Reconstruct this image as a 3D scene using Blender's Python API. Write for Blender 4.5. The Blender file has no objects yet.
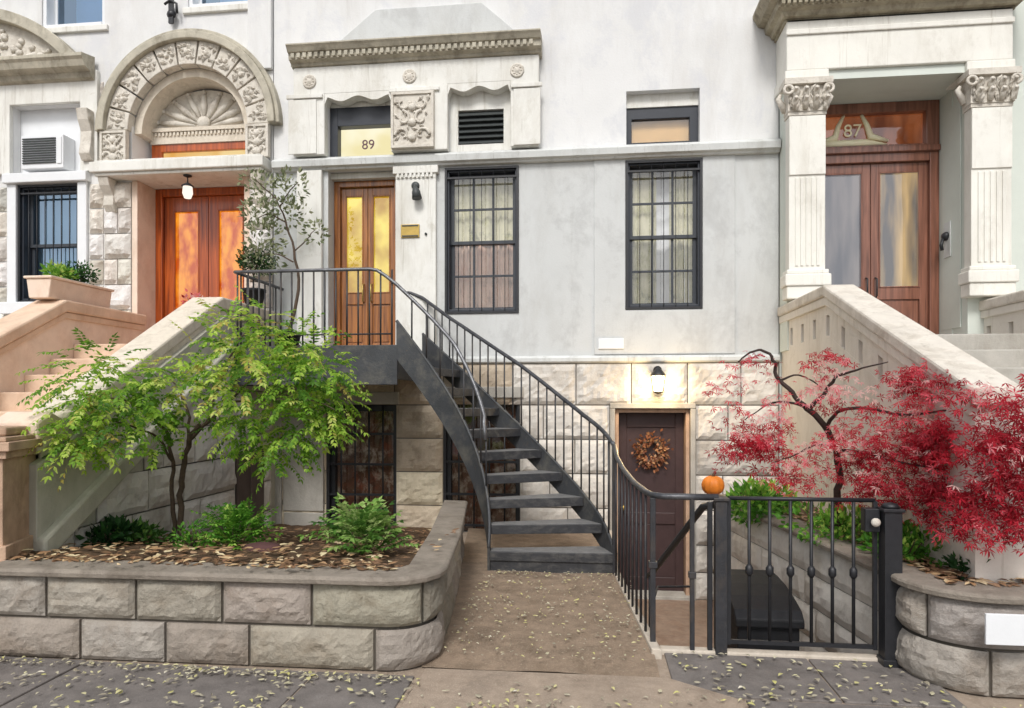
import bpy, bmesh, math, random
from mathutils import Vector, Matrix, noise
rad = math.radians
SC = bpy.context.scene
COL = SC.collection
rnd = random.Random(7)
F = 8.2            # plane of the house fronts; x runs along the street, y into the houses, camera at x = y = 0

# ------------------------------------------------------------------ materials
def lin(c):
    return tuple((v/255/12.92 if v/255 <= .04045 else ((v/255+.055)/1.055)**2.4) for v in c)

def nmat(name):
    m = bpy.data.materials.new(name); m.use_nodes = True
    nt = m.node_tree; nt.nodes.clear()
    out = nt.nodes.new('ShaderNodeOutputMaterial')
    return m, nt, out

def N(nt, t, **kw):
    n = nt.nodes.new('ShaderNode'+t)
    for k, v in kw.items():
        if k in n.inputs: n.inputs[k].default_value = v
        else: setattr(n, k, v)
    return n

def mat(name, col, rough=.7, var=.12, scale=4, bump=.2, bscale=60, stain=None, stain_amt=.35, stain_scale=(2, 2, .5),
        metal=0, spec=.4, tint=False, speck=None, bdist=.01, coat=0, streak=None, patch=None):
    """plain procedural surface: two noises of colour, optional stains with their own shape, fine bump"""
    m, nt, out = nmat(name); L = nt.links.new
    c = lin(col)
    bs = N(nt, 'BsdfPrincipled', Roughness=rough, Metallic=metal)
    bs.inputs['Specular IOR Level'].default_value = spec
    if coat: bs.inputs['Coat Weight'].default_value = coat; bs.inputs['Coat Roughness'].default_value = .15
    tc = N(nt, 'TexCoord')
    n1 = N(nt, 'TexNoise', Scale=scale, Detail=6, Roughness=.65); L(tc.outputs['Object'], n1.inputs['Vector'])
    r1 = N(nt, 'ValToRGB'); L(n1.outputs['Fac'], r1.inputs['Fac'])
    e = r1.color_ramp.elements
    e[0].position = .3; e[1].position = .7
    e[0].color = (*[v*(1-var) for v in c], 1); e[1].color = (*[min(.95, v*(1+var)) for v in c], 1)
    cur = r1.outputs['Color']
    if stain:
        mp = N(nt, 'Mapping'); mp.inputs['Scale'].default_value = stain_scale; L(tc.outputs['Object'], mp.inputs['Vector'])
        n2 = N(nt, 'TexNoise', Scale=1.0, Detail=8, Roughness=.7, Distortion=.4); L(mp.outputs[0], n2.inputs['Vector'])
        r2 = N(nt, 'ValToRGB'); L(n2.outputs['Fac'], r2.inputs['Fac'])
        r2.color_ramp.elements[0].position = .48; r2.color_ramp.elements[0].color = (0, 0, 0, 1)
        r2.color_ramp.elements[1].position = .72; r2.color_ramp.elements[1].color = (stain_amt, stain_amt, stain_amt, 1)
        mx = N(nt, 'MixRGB'); L(r2.outputs['Color'], mx.inputs['Fac']); L(cur, mx.inputs[1]); mx.inputs[2].default_value = (*lin(stain), 1)
        cur = mx.outputs[0]
    for st in (patch, streak):
        if not st: continue
        mp = N(nt, 'Mapping'); mp.inputs['Scale'].default_value = st[2]; L(tc.outputs['Object'], mp.inputs['Vector'])
        n4 = N(nt, 'TexNoise', Scale=1.0, Detail=9, Roughness=.75, Distortion=.25); L(mp.outputs[0], n4.inputs['Vector'])
        r4 = N(nt, 'ValToRGB'); L(n4.outputs['Fac'], r4.inputs['Fac'])
        r4.color_ramp.elements[0].position = st[3]; r4.color_ramp.elements[0].color = (0, 0, 0, 1)
        r4.color_ramp.elements[1].position = st[3]+.12; r4.color_ramp.elements[1].color = (st[1],)*3+(1,)
        mx = N(nt, 'MixRGB'); L(r4.outputs['Color'], mx.inputs['Fac']); L(cur, mx.inputs[1]); mx.inputs[2].default_value = (*lin(st[0]), 1)
        cur = mx.outputs[0]
    if speck:
        n3 = N(nt, 'TexNoise', Scale=speck[1], Detail=3, Roughness=.8); L(tc.outputs['Object'], n3.inputs['Vector'])
        r3 = N(nt, 'ValToRGB'); L(n3.outputs['Fac'], r3.inputs['Fac'])
        r3.color_ramp.elements[0].position = .55; r3.color_ramp.elements[0].color = (0, 0, 0, 1)
        r3.color_ramp.elements[1].position = .68; r3.color_ramp.elements[1].color = (speck[2],)*3+(1,)
        mx = N(nt, 'MixRGB'); L(r3.outputs['Color'], mx.inputs['Fac']); L(cur, mx.inputs[1]); mx.inputs[2].default_value = (*lin(speck[0]), 1)
        cur = mx.outputs[0]
    if tint:
        at = N(nt, 'Attribute', attribute_name='tint')
        mx = N(nt, 'MixRGB', blend_type='MULTIPLY'); mx.inputs[0].default_value = 1
        L(cur, mx.inputs[1]); L(at.outputs['Color'], mx.inputs[2]); cur = mx.outputs[0]
    L(cur, bs.inputs['Base Color'])
    if bump:
        nb = N(nt, 'TexNoise', Scale=bscale, Detail=5, Roughness=.7); L(tc.outputs['Object'], nb.inputs['Vector'])
        bp = N(nt, 'Bump', Strength=bump, Distance=bdist); L(nb.outputs['Fac'], bp.inputs['Height']); L(bp.outputs[0], bs.inputs['Normal'])
    L(bs.outputs[0], out.inputs[0])
    return m

def leafmat(name, cols, trans=.35, rough=.5, scale=9):
    m, nt, out = nmat(name); L = nt.links.new
    at = N(nt, 'Attribute', attribute_name='tint')
    r = N(nt, 'ValToRGB'); L(at.outputs['Fac'], r.inputs['Fac'])
    el = r.color_ramp.elements
    while len(el) < len(cols): el.new(.5)
    for i, c in enumerate(cols):
        el[i].position = i/(len(cols)-1); el[i].color = (*lin(c), 1)
    bs = N(nt, 'BsdfPrincipled', Roughness=rough); bs.inputs['Specular IOR Level'].default_value = .3
    tr = N(nt, 'BsdfTranslucent'); mx = N(nt, 'MixShader'); mx.inputs[0].default_value = trans
    L(r.outputs[0], bs.inputs['Base Color']); L(r.outputs[0], tr.inputs['Color'])
    L(bs.outputs[0], mx.inputs[1]); L(tr.outputs[0], mx.inputs[2]); L(mx.outputs[0], out.inputs[0])
    return m

def glassmat(name, refl=.10, tint=(1, 1, 1), gcol=(1, 1, 1)):
    m, nt, out = nmat(name); L = nt.links.new
    lw = N(nt, 'Fresnel', IOR=1.5)
    ad = N(nt, 'Math', operation='ADD'); L(lw.outputs[0], ad.inputs[0]); ad.inputs[1].default_value = refl
    tr = N(nt, 'BsdfTransparent'); tr.inputs[0].default_value = (*tint, 1)
    gl = N(nt, 'BsdfGlossy', Roughness=.03); gl.inputs[0].default_value = (*gcol, 1)
    nz = N(nt, 'TexNoise', Scale=2.5, Detail=1); bp = N(nt, 'Bump', Strength=.08, Distance=.02)
    L(nz.outputs[0], bp.inputs['Height']); L(bp.outputs[0], gl.inputs['Normal'])
    mx = N(nt, 'MixShader'); L(ad.outputs[0], mx.inputs[0]); L(tr.outputs[0], mx.inputs[1]); L(gl.outputs[0], mx.inputs[2])
    L(mx.outputs[0], out.inputs[0])
    return m

def glowmat(name, c1, c2, strength, scale=3, stretch=(1, 1, 1)):
    """self-lit panel: lit rooms, also painted reflections and added glow behind panes"""
    m, nt, out = nmat(name); L = nt.links.new
    tc = N(nt, 'TexCoord'); mp = N(nt, 'Mapping'); mp.inputs['Scale'].default_value = stretch
    L(tc.outputs['Object'], mp.inputs['Vector'])
    nz = N(nt, 'TexNoise', Scale=scale, Detail=3); L(mp.outputs[0], nz.inputs['Vector'])
    r = N(nt, 'ValToRGB'); L(nz.outputs[0], r.inputs[0])
    r.color_ramp.elements[0].position = .38; r.color_ramp.elements[0].color = (*lin(c1), 1)
    r.color_ramp.elements[1].position = .62; r.color_ramp.elements[1].color = (*lin(c2), 1)
    em = N(nt, 'Emission', Strength=strength); L(r.outputs[0], em.inputs[0]); L(em.outputs[0], out.inputs[0])
    return m

def woodmat(name, c1, c2, rough=.3, stretch=(30, 30, 1.5), coat=.4):
    m, nt, out = nmat(name); L = nt.links.new
    tc = N(nt, 'TexCoord'); mp = N(nt, 'Mapping'); mp.inputs['Scale'].default_value = stretch
    L(tc.outputs['Object'], mp.inputs['Vector'])
    nz = N(nt, 'TexNoise', Scale=1, Detail=6, Distortion=.6); L(mp.outputs[0], nz.inputs['Vector'])
    r = N(nt, 'ValToRGB'); L(nz.outputs[0], r.inputs[0])
    r.color_ramp.elements[0].position = .3; r.color_ramp.elements[0].color = (*lin(c1), 1)
    r.color_ramp.elements[1].position = .7; r.color_ramp.elements[1].color = (*lin(c2), 1)
    bs = N(nt, 'BsdfPrincipled', Roughness=rough); bs.inputs['Coat Weight'].default_value = coat; bs.inputs['Coat Roughness'].default_value = .12
    L(r.outputs[0], bs.inputs['Base Color'])
    bp = N(nt, 'Bump', Strength=.15, Distance=.003); L(nz.outputs[0], bp.inputs['Height']); L(bp.outputs[0], bs.inputs['Normal'])
    L(bs.outputs[0], out.inputs[0])
    return m

M = dict(
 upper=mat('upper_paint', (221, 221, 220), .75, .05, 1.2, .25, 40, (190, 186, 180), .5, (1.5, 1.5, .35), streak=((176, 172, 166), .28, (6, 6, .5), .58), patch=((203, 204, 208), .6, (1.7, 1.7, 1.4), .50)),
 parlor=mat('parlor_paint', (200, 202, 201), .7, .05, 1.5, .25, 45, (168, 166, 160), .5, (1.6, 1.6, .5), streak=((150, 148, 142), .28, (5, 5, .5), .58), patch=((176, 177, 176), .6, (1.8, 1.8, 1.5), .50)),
 cream=mat('cream_trim', (226, 225, 219), .7, .06, 2.5, .25, 50, (168, 160, 142), .5, (2.5, 2.5, .7), streak=((150, 142, 124), .5, (10, 10, .5), .56), patch=((196, 192, 180), .6, (5, 5, 4), .55)),
 ledge=mat('ledge_paint', (206, 208, 206), .7, .08, 2.5, .25, 50, (150, 148, 140), .55, (3, 3, 1), streak=((128, 126, 118), .5, (12, 12, 1), .56)),
 hood=mat('weathered_hood', (184, 178, 162), .85, .2, 5, .5, 30, (106, 98, 82), .7, (5, 5, 3)),
 carve=mat('carved_stone', (212, 206, 195), .8, .1, 8, .5, 40, (140, 128, 112), .5, (9, 9, 9), patch=((138, 124, 104), .5, (6, 6, 6), .55)),
 base=mat('basement_stone', (210, 205, 197), .85, .14, 3, .6, 35, (136, 120, 100), .5, (2.2, 2.2, 1.4), tint=True, patch=((128, 120, 110), .42, (3.5, 3.5, 4.5), .57)),
 mortar=mat('mortar', (118, 113, 106), .95, .1, 10, .4, 60),
 rockw=mat('white_rock_stone', (226, 223, 220), .8, .06, 3, .7, 30, (166, 146, 130), .6, (5, 5, 3), tint=True, bdist=.02, patch=((150, 136, 122), .55, (3.5, 3.5, 4.5), .56)),
 mortarw=mat('pale_mortar', (138, 130, 122), .95, .1, 10, .4, 60),
 plant=mat('planter_stone', (164, 157, 148), .9, .16, 7, .8, 38, (122, 106, 88), .6, (4, 4, 5), tint=True, bdist=.02, patch=((112, 104, 94), .55, (5, 5, 7), .55), streak=((206, 202, 194), .5, (9, 9, 2.5), .6)),
 plmortar=mat('planter_mortar', (96, 90, 82), .95, .1, 10, .4, 60),
 coping=mat('coping_stone', (140, 131, 120), .88, .2, 6, .7, 50, (96, 86, 74), .7, (5, 5, 5), bdist=.015),
 graystone=mat('smooth_grey_stone', (176, 172, 164), .85, .14, 4, .5, 50, (118, 108, 92), .55, (3, 3, 1.2)),
 sand=mat('sandstone', (216, 190, 166), .8, .1, 5, .4, 60, (168, 130, 102), .5, (3, 3, 2)),
 sandd=mat('worn_sandstone', (188, 158, 134), .85, .16, 6, .5, 60, (116, 90, 72), .6, (5, 5, 3)),
 peach=mat('peach_render', (228, 208, 190), .8, .08, 4, .3, 60, (180, 140, 112), .4, (3, 3, 2)),
 greencheek=mat('greyish_render', (178, 176, 162), .9, .12, 4, .4, 50, (124, 124, 106), .5, (3, 3, 1)),
 capstone=mat('pale_capstone', (214, 204, 188), .8, .1, 6, .4, 60, (150, 140, 122), .6, (6, 6, 6)),
 rcream=mat('portico_paint', (230, 228, 220), .65, .05, 2.5, .2, 60, (188, 182, 168), .4, (3, 3, 1), streak=((168, 158, 140), .45, (11, 11, .5), .57), patch=((206, 202, 192), .6, (4, 4, 3), .55)),
 rcheek=mat('stoop_render', (222, 216, 206), .75, .06, 3, .3, 50, (178, 166, 150), .45, (3, 3, 1.5), streak=((160, 148, 130), .45, (8, 8, .7), .56), patch=((200, 192, 180), .6, (3, 3, 3), .54)),
 rgreen=mat('recess_paint', (208, 214, 206), .6, .05, 2.5, .15, 60),
 rcorn=mat('portico_cornice', (166, 158, 138), .85, .25, 7, .5, 40, (84, 72, 54), .75, (6, 6, 5)),
 capgrey=mat('worn_capstone', (214, 207, 196), .85, .1, 6, .5, 50, (158, 146, 130), .6, (5, 5, 5), streak=((136, 126, 110), .5, (6, 6, 2), .57)),
 black=mat('black_plastic', (26, 27, 30), .6, .2, 10, .2, 80, spec=.3),
 iron=mat('black_iron', (34, 35, 39), .42, .25, 20, .25, 120, spec=.5),
 irong=mat('grey_iron', (44, 45, 49), .45, .3, 18, .3, 90, (88, 76, 64), .5, (14, 14, 5), spec=.5),
 railshine=mat('highlit_handrail', (112, 113, 116), .28, .3, 14, .25, 100, (70, 70, 74), .6, (9, 9, 9), metal=.4),  # highlight along the inner rail put into a paler colour
 railtop=mat('worn_handrail', (72, 73, 77), .3, .3, 20, .25, 100, (120, 120, 122), .6, (9, 9, 9), metal=.35),
 nosing=mat('dark_nosing', (54, 55, 58), .45, .25, 9, .4, 70, (110, 108, 104), .6, (7, 14, 14)),
 tread=mat('painted_tread', (118, 118, 118), .5, .25, 9, .5, 70, (136, 132, 126), .7, (7, 14, 14)),
 stringer=mat('painted_stringer', (60, 62, 65), .5, .2, 4, .4, 40, (116, 112, 102), .5, (5, 5, 5), patch=((104, 84, 62), .5, (9, 9, 9), .60)),
 frame=mat('dark_frame', (46, 50, 58), .4, .1, 10, .1, 80),
 sash=mat('sash_paint', (64, 68, 74), .45, .1, 10, .1, 80),
 white=mat('white_paint', (226, 228, 230), .5, .04, 5, .1, 60),
 wood=woodmat('brown_wood', (106, 60, 26), (176, 112, 52)),
 redwood=woodmat('red_wood', (120, 50, 18), (190, 92, 34)),
 mahog=woodmat('mahogany', (100, 62, 48), (150, 100, 80)),
 purple=mat('plum_paint', (66, 50, 50), .45, .15, 8, .15, 60),
 shutter=mat('shutter_paint', (86, 74, 68), .6, .15, 8, .2, 60),
 glass=glassmat('window_glass', .07),
 glassb=glassmat('sky_glass', .30, (.5, .66, .76), (.62, .80, 1)),  # tinted blue so the panes seem to mirror a blue sky
 glassc=glassmat('clear_glass', .02),
 room=mat('dark_room', (44, 40, 36), .9, .2, 2, 0),
 curt=mat('sheer_curtain', (208, 204, 176), .9, .12, 5, .3, 12, (150, 150, 70), .8, (9, 9, 4), patch=((92, 96, 76), .7, (7, 7, 5), .56)),
 curtp=mat('pink_curtain', (222, 192, 172), .9, .12, 4, .3, 12, (196, 140, 112), .8, (10, 10, 3), patch=((110, 84, 70), .6, (9, 9, 4), .57)),
 roomrefl=mat('brown_room_reflections', (104, 74, 56), .9, .4, 7, .2, 20, (236, 224, 204), .85, (9, 9, 6), patch=((150, 74, 50), .7, (4, 4, 4), .52)),  # brown room with pale and red pane reflections painted in
 yellow=glowmat('lit_hall', (186, 140, 30), (252, 226, 100), .95, 2.2, (1, 1, .8)),
 paleglow=glowmat('lit_fanlight', (238, 226, 176), (255, 250, 226), .95, 1.6),
 orange=glowmat('lit_vestibule', (200, 80, 6), (255, 160, 40), .95, 4.5, (1.6, 1, .8)),
 tanglow=glowmat('tan_pane_glow', (120, 116, 116), (244, 206, 148), .62, 2.2, (2.2, 1, .35)),  # added tan glow behind the portico door glass, no lit room
 bluerefl=glowmat('blue_pane_reflection', (128, 130, 140), (184, 176, 176), .5, 1.6, (3, 1, .5)),  # glow panel painting a bluish reflection into the door glass
 fanglow=glowmat('brown_fanlight', (120, 54, 26), (196, 112, 66), .42, 2.2, (2, 1, .6)),  # low glow added to brighten the brown field behind the numerals
 amber=glowmat('lit_transom', (240, 180, 96), (255, 224, 160), .8, 2),
 skyrefl=mat('blue_sky_reflection', (176, 206, 236), .6, .05, 5, .1, 30),  # blue sheet that paints the sky's reflection behind the upper panes
 tanblind=mat('tan_blind', (206, 168, 112), .8, .1, 5, .1, 30),
 sidewalk=mat('bluestone', (118, 112, 108), .8, .2, 5, .5, 60, (64, 60, 58), .6, (3, 3, 3), speck=((140, 138, 136), 160, .5), patch=((142, 138, 134), .5, (6, 6, 6), .57)),
 slab=mat('concrete_slab', (162, 146, 130), .85, .16, 8, .5, 90, (112, 98, 84), .6, (4, 4, 4), speck=((190, 178, 160), 70, .5), patch=((126, 114, 102), .6, (2.6, 2.6, 2.6), .54)),
 walk=mat('walkway_concrete', (142, 124, 106), .9, .22, 9, .8, 60, (112, 96, 78), .7, (5, 5, 5), speck=((178, 166, 146), 60, .45), patch=((96, 82, 68), .6, (2.2, 2.2, 2.2), .53)),
 kerbs=mat('pale_kerb', (196, 186, 172), .85, .15, 8, .4, 60, (130, 118, 100), .5, (8, 8, 8)),
 brick=mat('terracotta_paving', (146, 126, 110), .85, .2, 8, .4, 60, (120, 84, 62), .5, (6, 6, 6)),
 road=mat('asphalt', (62, 62, 64), .9, .15, 8, .5, 120),
 soil=mat('soil', (92, 72, 54), .95, .35, 14, 1, 40, (140, 110, 78), .6, (12, 12, 12), bdist=.03),
 bark=mat('bark', (86, 72, 60), .9, .3, 18, .8, 50),
 barkd=mat('dark_bark', (62, 50, 46), .9, .3, 18, .8, 50),
 shrub=leafmat('shrub_leaf', [(80, 124, 44), (138, 182, 62), (188, 216, 88), (218, 230, 136), (200, 182, 98)], .55),
 green=leafmat('bush_leaf', [(56, 92, 40), (90, 134, 56), (134, 168, 84), (170, 190, 120)]),
 bright=leafmat('bright_leaf', [(66, 120, 40), (104, 160, 56), (146, 192, 78), (190, 212, 110)]),
 dkgreen=leafmat('dark_leaf', [(30, 62, 30), (48, 88, 40), (70, 116, 54)]),
 pale=leafmat('pale_leaf', [(110, 122, 88), (150, 156, 120), (190, 192, 164)]),
 red=leafmat('maple_leaf', [(148, 26, 40), (204, 44, 64), (226, 88, 104), (236, 148, 156), (242, 206, 200)], .55),
 litter=leafmat('litter_leaf', [(110, 84, 64), (160, 124, 92), (196, 166, 126), (224, 208, 170), (146, 104, 80)], .1),
 litterp=leafmat('pale_litter', [(150, 142, 124), (184, 178, 156), (206, 200, 150), (190, 186, 116), (214, 208, 192)], .1),
 wreath=leafmat('wreath_leaf', [(104, 62, 44), (148, 94, 60), (182, 138, 96), (96, 74, 56)], .1),
 pump=mat('pumpkin_skin', (216, 124, 40), .55, .25, 6, .2, 40),
 brass=mat('brass', (176, 150, 84), .4, .15, 10, .2, 60, metal=.6),
 gold=mat('gold_leaf', (255, 240, 206), .4, .08, 10, .1, 60),
 dkgrey=mat('dark_grey_paint', (66, 70, 70), .5, .1, 10, .1, 60),
 numeral=mat('numeral_paint', (96, 66, 76), .6, .05, 10, 0),
 maroon=mat('maroon_stone', (84, 56, 56), .85, .2, 9, .6, 40),
 terra=mat('terracotta', (190, 118, 84), .8, .12, 9, .3, 60),
)
def lampglow(name, col, s):
    m, nt, out = nmat(name); em = N(nt, 'Emission', Strength=s); em.inputs[0].default_value = (*lin(col), 1)
    nt.links.new(em.outputs[0], out.inputs[0]); return m
M['bulb'] = lampglow('lamp_glass', (255, 226, 170), 14)
M['bulbw'] = lampglow('lantern_glass', (255, 240, 224), 1.1)

# ------------------------------------------------------------------ mesh helpers
def wloc(o):
    v = Vector((0, 0, 0))
    while o is not None: v += o.location; o = o.parent
    return v

class MB:
    def __init__(s):
        s.bm = bmesh.new(); s.tint = s.bm.loops.layers.color.new('tint'); s.mi = 0
    def face(s, pts, t=None):
        vs = [s.bm.verts.new(p) for p in pts]
        f = s.bm.faces.new(vs); f.material_index = s.mi
        if t is not None:
            c = (t, t, t, 1) if isinstance(t, (int, float)) else t
            for l in f.loops: l[s.tint] = c
        return f
    def fv(s, vs, t=None):
        f = s.bm.faces.new(vs); f.material_index = s.mi
        c = (1, 1, 1, 1) if t is None else ((t, t, t, 1) if isinstance(t, (int, float)) else t)
        for l in f.loops: l[s.tint] = c
        return f
    def box(s, x0, x1, y0, y1, z0, z1, mtx=None):
        v = [Vector((x, y, z)) for z in (z0, z1) for y in (y0, y1) for x in (x0, x1)]
        if mtx is not None: v = [mtx @ p for p in v]
        v = [s.bm.verts.new(p) for p in v]
        for q in ((0, 2, 3, 1), (4, 5, 7, 6), (0, 1, 5, 4), (2, 6, 7, 3), (0, 4, 6, 2), (1, 3, 7, 5)):
            s.fv([v[i] for i in q])
        return s
    def prism(s, poly, axis, a0, a1):
        """closed 2-D outline extruded along an axis: 'y' outline is (x,z), 'x' outline is (y,z), 'z' outline is (x,y)"""
        f = {'y': lambda p, a: (p[0], a, p[1]), 'x': lambda p, a: (a, p[0], p[1]), 'z': lambda p, a: (p[0], p[1], a)}[axis]
        A = [s.bm.verts.new(f(p, a0)) for p in poly]; B = [s.bm.verts.new(f(p, a1)) for p in poly]
        n = len(poly)
        s.fv(A); s.fv(B[::-1])
        for i in range(n): s.fv([A[i], A[(i+1) % n], B[(i+1) % n], B[i]])
        return s
    def tube(s, pts, r, n=8, cap=True):
        pts = [Vector(p) for p in pts]; rs = r if isinstance(r, (list, tuple)) else [r]*len(pts)
        rings = []; up = Vector((0, 0, 1)); prev = None
        for i, p in enumerate(pts):
            d = (pts[min(i+1, len(pts)-1)]-pts[max(i-1, 0)]).normalized()
            if prev is None:
                a = d.cross(up if abs(d.z) < .95 else Vector((1, 0, 0))).normalized()
            else:
                a = (prev - d*prev.dot(d)).normalized()
            prev = a; b = d.cross(a)
            rings.append([s.bm.verts.new(p+(a*math.cos(2*math.pi*k/n)+b*math.sin(2*math.pi*k/n))*rs[i]) for k in range(n)])
        for A, B in zip(rings, rings[1:]):
            for k in range(n):
                f = s.fv([A[k], A[(k+1) % n], B[(k+1) % n], B[k]]); f.smooth = n > 5
        if cap: s.fv(rings[0][::-1]); s.fv(rings[-1])
        return s
    def lathe(s, prof, c, n=20, axis='z', sy=1.0):
        c = Vector(c); rings = []
        for r, h in prof:
            ring = []
            for k in range(n):
                t = 2*math.pi*k/n
                if axis == 'z': p = Vector((r*math.cos(t), r*math.sin(t)*sy, h))
                elif axis == 'y': p = Vector((r*math.cos(t), h, r*math.sin(t)))
                else: p = Vector((h, r*math.cos(t), r*math.sin(t)))
                ring.append(s.bm.verts.new(c+p))
            rings.append(ring)
        for A, B in zip(rings, rings[1:]):
            for k in range(n):
                f = s.fv([A[k], A[(k+1) % n], B[(k+1) % n], B[k]]); f.smooth = True
        s.fv(rings[0][::-1]); s.fv(rings[-1])
        return s
    def sweep(s, prof, path, closed=True):
        """prof: outline of (out, z) offsets; path: list of (point, outward normal)"""
        rings = [[s.bm.verts.new(Vector(p)+Vector(nn)*o+Vector((0, 0, z))) for o, z in prof] for p, nn in path]
        m = len(prof)
        for A, B in zip(rings, rings[1:]):
            for k in range(m if closed else m-1):
                s.fv([A[k], A[(k+1) % m], B[(k+1) % m], B[k]])
        s.fv(rings[0][::-1]); s.fv(rings[-1])
        return s
    def wall(s, x0, x1, z0, z1, y0, y1, holes=()):
        """solid wall y0 (front) .. y1 with rectangular openings (xa, xb, za, zb)"""
        xs = sorted({x0, x1, *[h[0] for h in holes], *[h[1] for h in holes]}); xs = [x for x in xs if x0 <= x <= x1]
        zs = sorted({z0, z1, *[h[2] for h in holes], *[h[3] for h in holes]}); zs = [z for z in zs if z0 <= z <= z1]
        inh = lambda x, z: any(a < x < b and c < z < d for a, b, c, d in holes)
        nx, nz = len(xs)-1, len(zs)-1
        solid = lambda i, j: 0 <= i < nx and 0 <= j < nz and not inh((xs[i]+xs[i+1])/2, (zs[j]+zs[j+1])/2)
        V = {}
        def v(i, j, k):
            if (i, j, k) not in V: V[i, j, k] = s.bm.verts.new((xs[i], (y0, y1)[k], zs[j]))
            return V[i, j, k]
        for i in range(nx):
            for j in range(nz):
                if not solid(i, j): continue
                s.fv([v(i, j, 0), v(i+1, j, 0), v(i+1, j+1, 0), v(i, j+1, 0)])
                s.fv([v(i, j, 1), v(i, j+1, 1), v(i+1, j+1, 1), v(i+1, j, 1)])
                if not solid(i-1, j): s.fv([v(i, j, 0), v(i, j+1, 0), v(i, j+1, 1), v(i, j, 1)])
                if not solid(i+1, j): s.fv([v(i+1, j, 0), v(i+1, j, 1), v(i+1, j+1, 1), v(i+1, j+1, 0)])
                if not solid(i, j-1): s.fv([v(i, j, 0), v(i, j, 1), v(i+1, j, 1), v(i+1, j, 0)])
                if not solid(i, j+1): s.fv([v(i, j+1, 0), v(i+1, j+1, 0), v(i+1, j+1, 1), v(i, j+1, 1)])
        return s
    def rock(s, mp, s0, s1, rows, L=(.5, .9), holes=(), amp=.04, joint=.012, cell=.05, seed=1, tv=.12, flat=0.0, tcol=None):
        """rock-faced ashlar; mp(s, z, d) maps run, height and projection to a point; material 0 stone, 1 mortar"""
        rn = random.Random(seed)
        for ri, (z0, z1) in enumerate(rows):
            iv = [(s0, s1)]
            for a, b, c, d in holes:
                if min(z1, d)-max(z0, c) > .45*(z1-z0):
                    nv = []
                    for p, q in iv:
                        if b <= p or a >= q: nv.append((p, q)); continue
                        if a-p > .03: nv.append((p, a))
                        if q-b > .03: nv.append((b, q))
                    iv = nv
            for p, q in iv:
                cuts = [p]; x = p+rn.uniform(*L)*(.5 if ri % 2 else 1)
                while x < q-L[0]*.5: cuts.append(x); x += rn.uniform(*L)
                cuts.append(q)
                s.mi = 1
                m = max(1, int((q-p)/.15))
                for i in range(m):
                    a, b = p+(q-p)*i/m, p+(q-p)*(i+1)/m
                    s.face([mp(a, z0, -joint), mp(b, z0, -joint), mp(b, z1, -joint), mp(a, z1, -joint)], 1.0)
                s.mi = 0
                for a, b in zip(cuts, cuts[1:]):
                    t = 1-rn.uniform(0, tv)*1.4+tv*.4
                    tc = (t*rn.uniform(.99, 1.03), t, t*rn.uniform(.95, 1.0), 1)
                    if tcol: tc = tcol(rn, (a+b)/2, (z0+z1)/2, t)
                    off = rn.uniform(0, 100)
                    A, B, C, D = a+joint*.5, b-joint*.5, z0+joint*.5, z1-joint*.5
                    nx, nz = max(2, round((B-A)/cell)), max(2, round((D-C)/cell))
                    g = []; tl = (rn.uniform(-.5, .5), rn.uniform(-.6, .2))
                    for i in range(nx+1):
                        col = []
                        for j in range(nz+1):
                            u, w = A+(B-A)*i/nx, C+(D-C)*j/nz
                            e = min(min(i, nx-i)/max(1, nx)*2*(B-A)/.16, min(j, nz-j)/max(1, nz)*2*(D-C)/.16, 1)
                            e = e**.45 if e > 0 else 0
                            q = Vector((u*4.2+off, w*6.5, off))
                            q += Vector((noise.noise(q*1.3), noise.noise(q*1.3+Vector((7, 3, 1))), 0))*.45
                            h = (1-2*abs(noise.noise(q)))*.55+(1-2*abs(noise.noise(q*2.3+Vector((3, 9, 2)))))*.32+noise.noise(q*5.1)*.22+tl[0]*(u-(A+B)/2)/(B-A)+tl[1]*(w-(C+D)/2)/(D-C)
                            d = e*amp*(.62+h*(1-flat))
                            jx = 0 if i in (0, nx) else rn.uniform(-.25, .25)*cell*.6
                            jz = 0 if j in (0, nz) else rn.uniform(-.25, .25)*cell*.6
                            col.append(s.bm.verts.new(mp(u+jx, w+jz, max(d, 0))))
                        g.append(col)
                    for i in range(nx):
                        for j in range(nz):
                            s.fv([g[i][j], g[i+1][j], g[i+1][j+1], g[i][j+1]], tc)
                    # sides back to the mortar
                    ring = [(A, C), (B, C), (B, D), (A, D)]
                    edge = ([g[i][0] for i in range(nx+1)], [g[nx][j] for j in range(nz+1)], [g[i][nz] for i in range(nx, -1, -1)], [g[0][j] for j in range(nz, -1, -1)])
                    for side in edge:
                        for e0, e1 in zip(side, side[1:]):
                            pass
                    for k in range(4):
                        (a0, c0), (a1, c1) = ring[k], ring[(k+1) % 4]
                        s.face([mp(a0, c0, -joint), mp(a1, c1, -joint), mp(a1, c1, 0), mp(a0, c0, 0)], tc)
        s.mi = 0
        return s
    def build(s, name, m, parent=None, origin=None, bev=0, smooth=False, subsurf=0, recalc=True):
        if recalc: bmesh.ops.recalc_face_normals(s.bm, faces=s.bm.faces[:])
        off = wloc(parent) if parent is not None else Vector(origin or (0, 0, 0))
        bmesh.ops.translate(s.bm, verts=s.bm.verts[:], vec=-off)
        me = bpy.data.meshes.new(name); s.bm.to_mesh(me); s.bm.free()
        for mm in (m if isinstance(m, (list, tuple)) else [m]): me.materials.append(M[mm] if isinstance(mm, str) else mm)
        o = bpy.data.objects.new(name, me); COL.objects.link(o)
        if parent is not None: o.parent = parent
        elif origin: o.location = origin
        if smooth:
            for p in me.polygons: p.use_smooth = True
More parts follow.
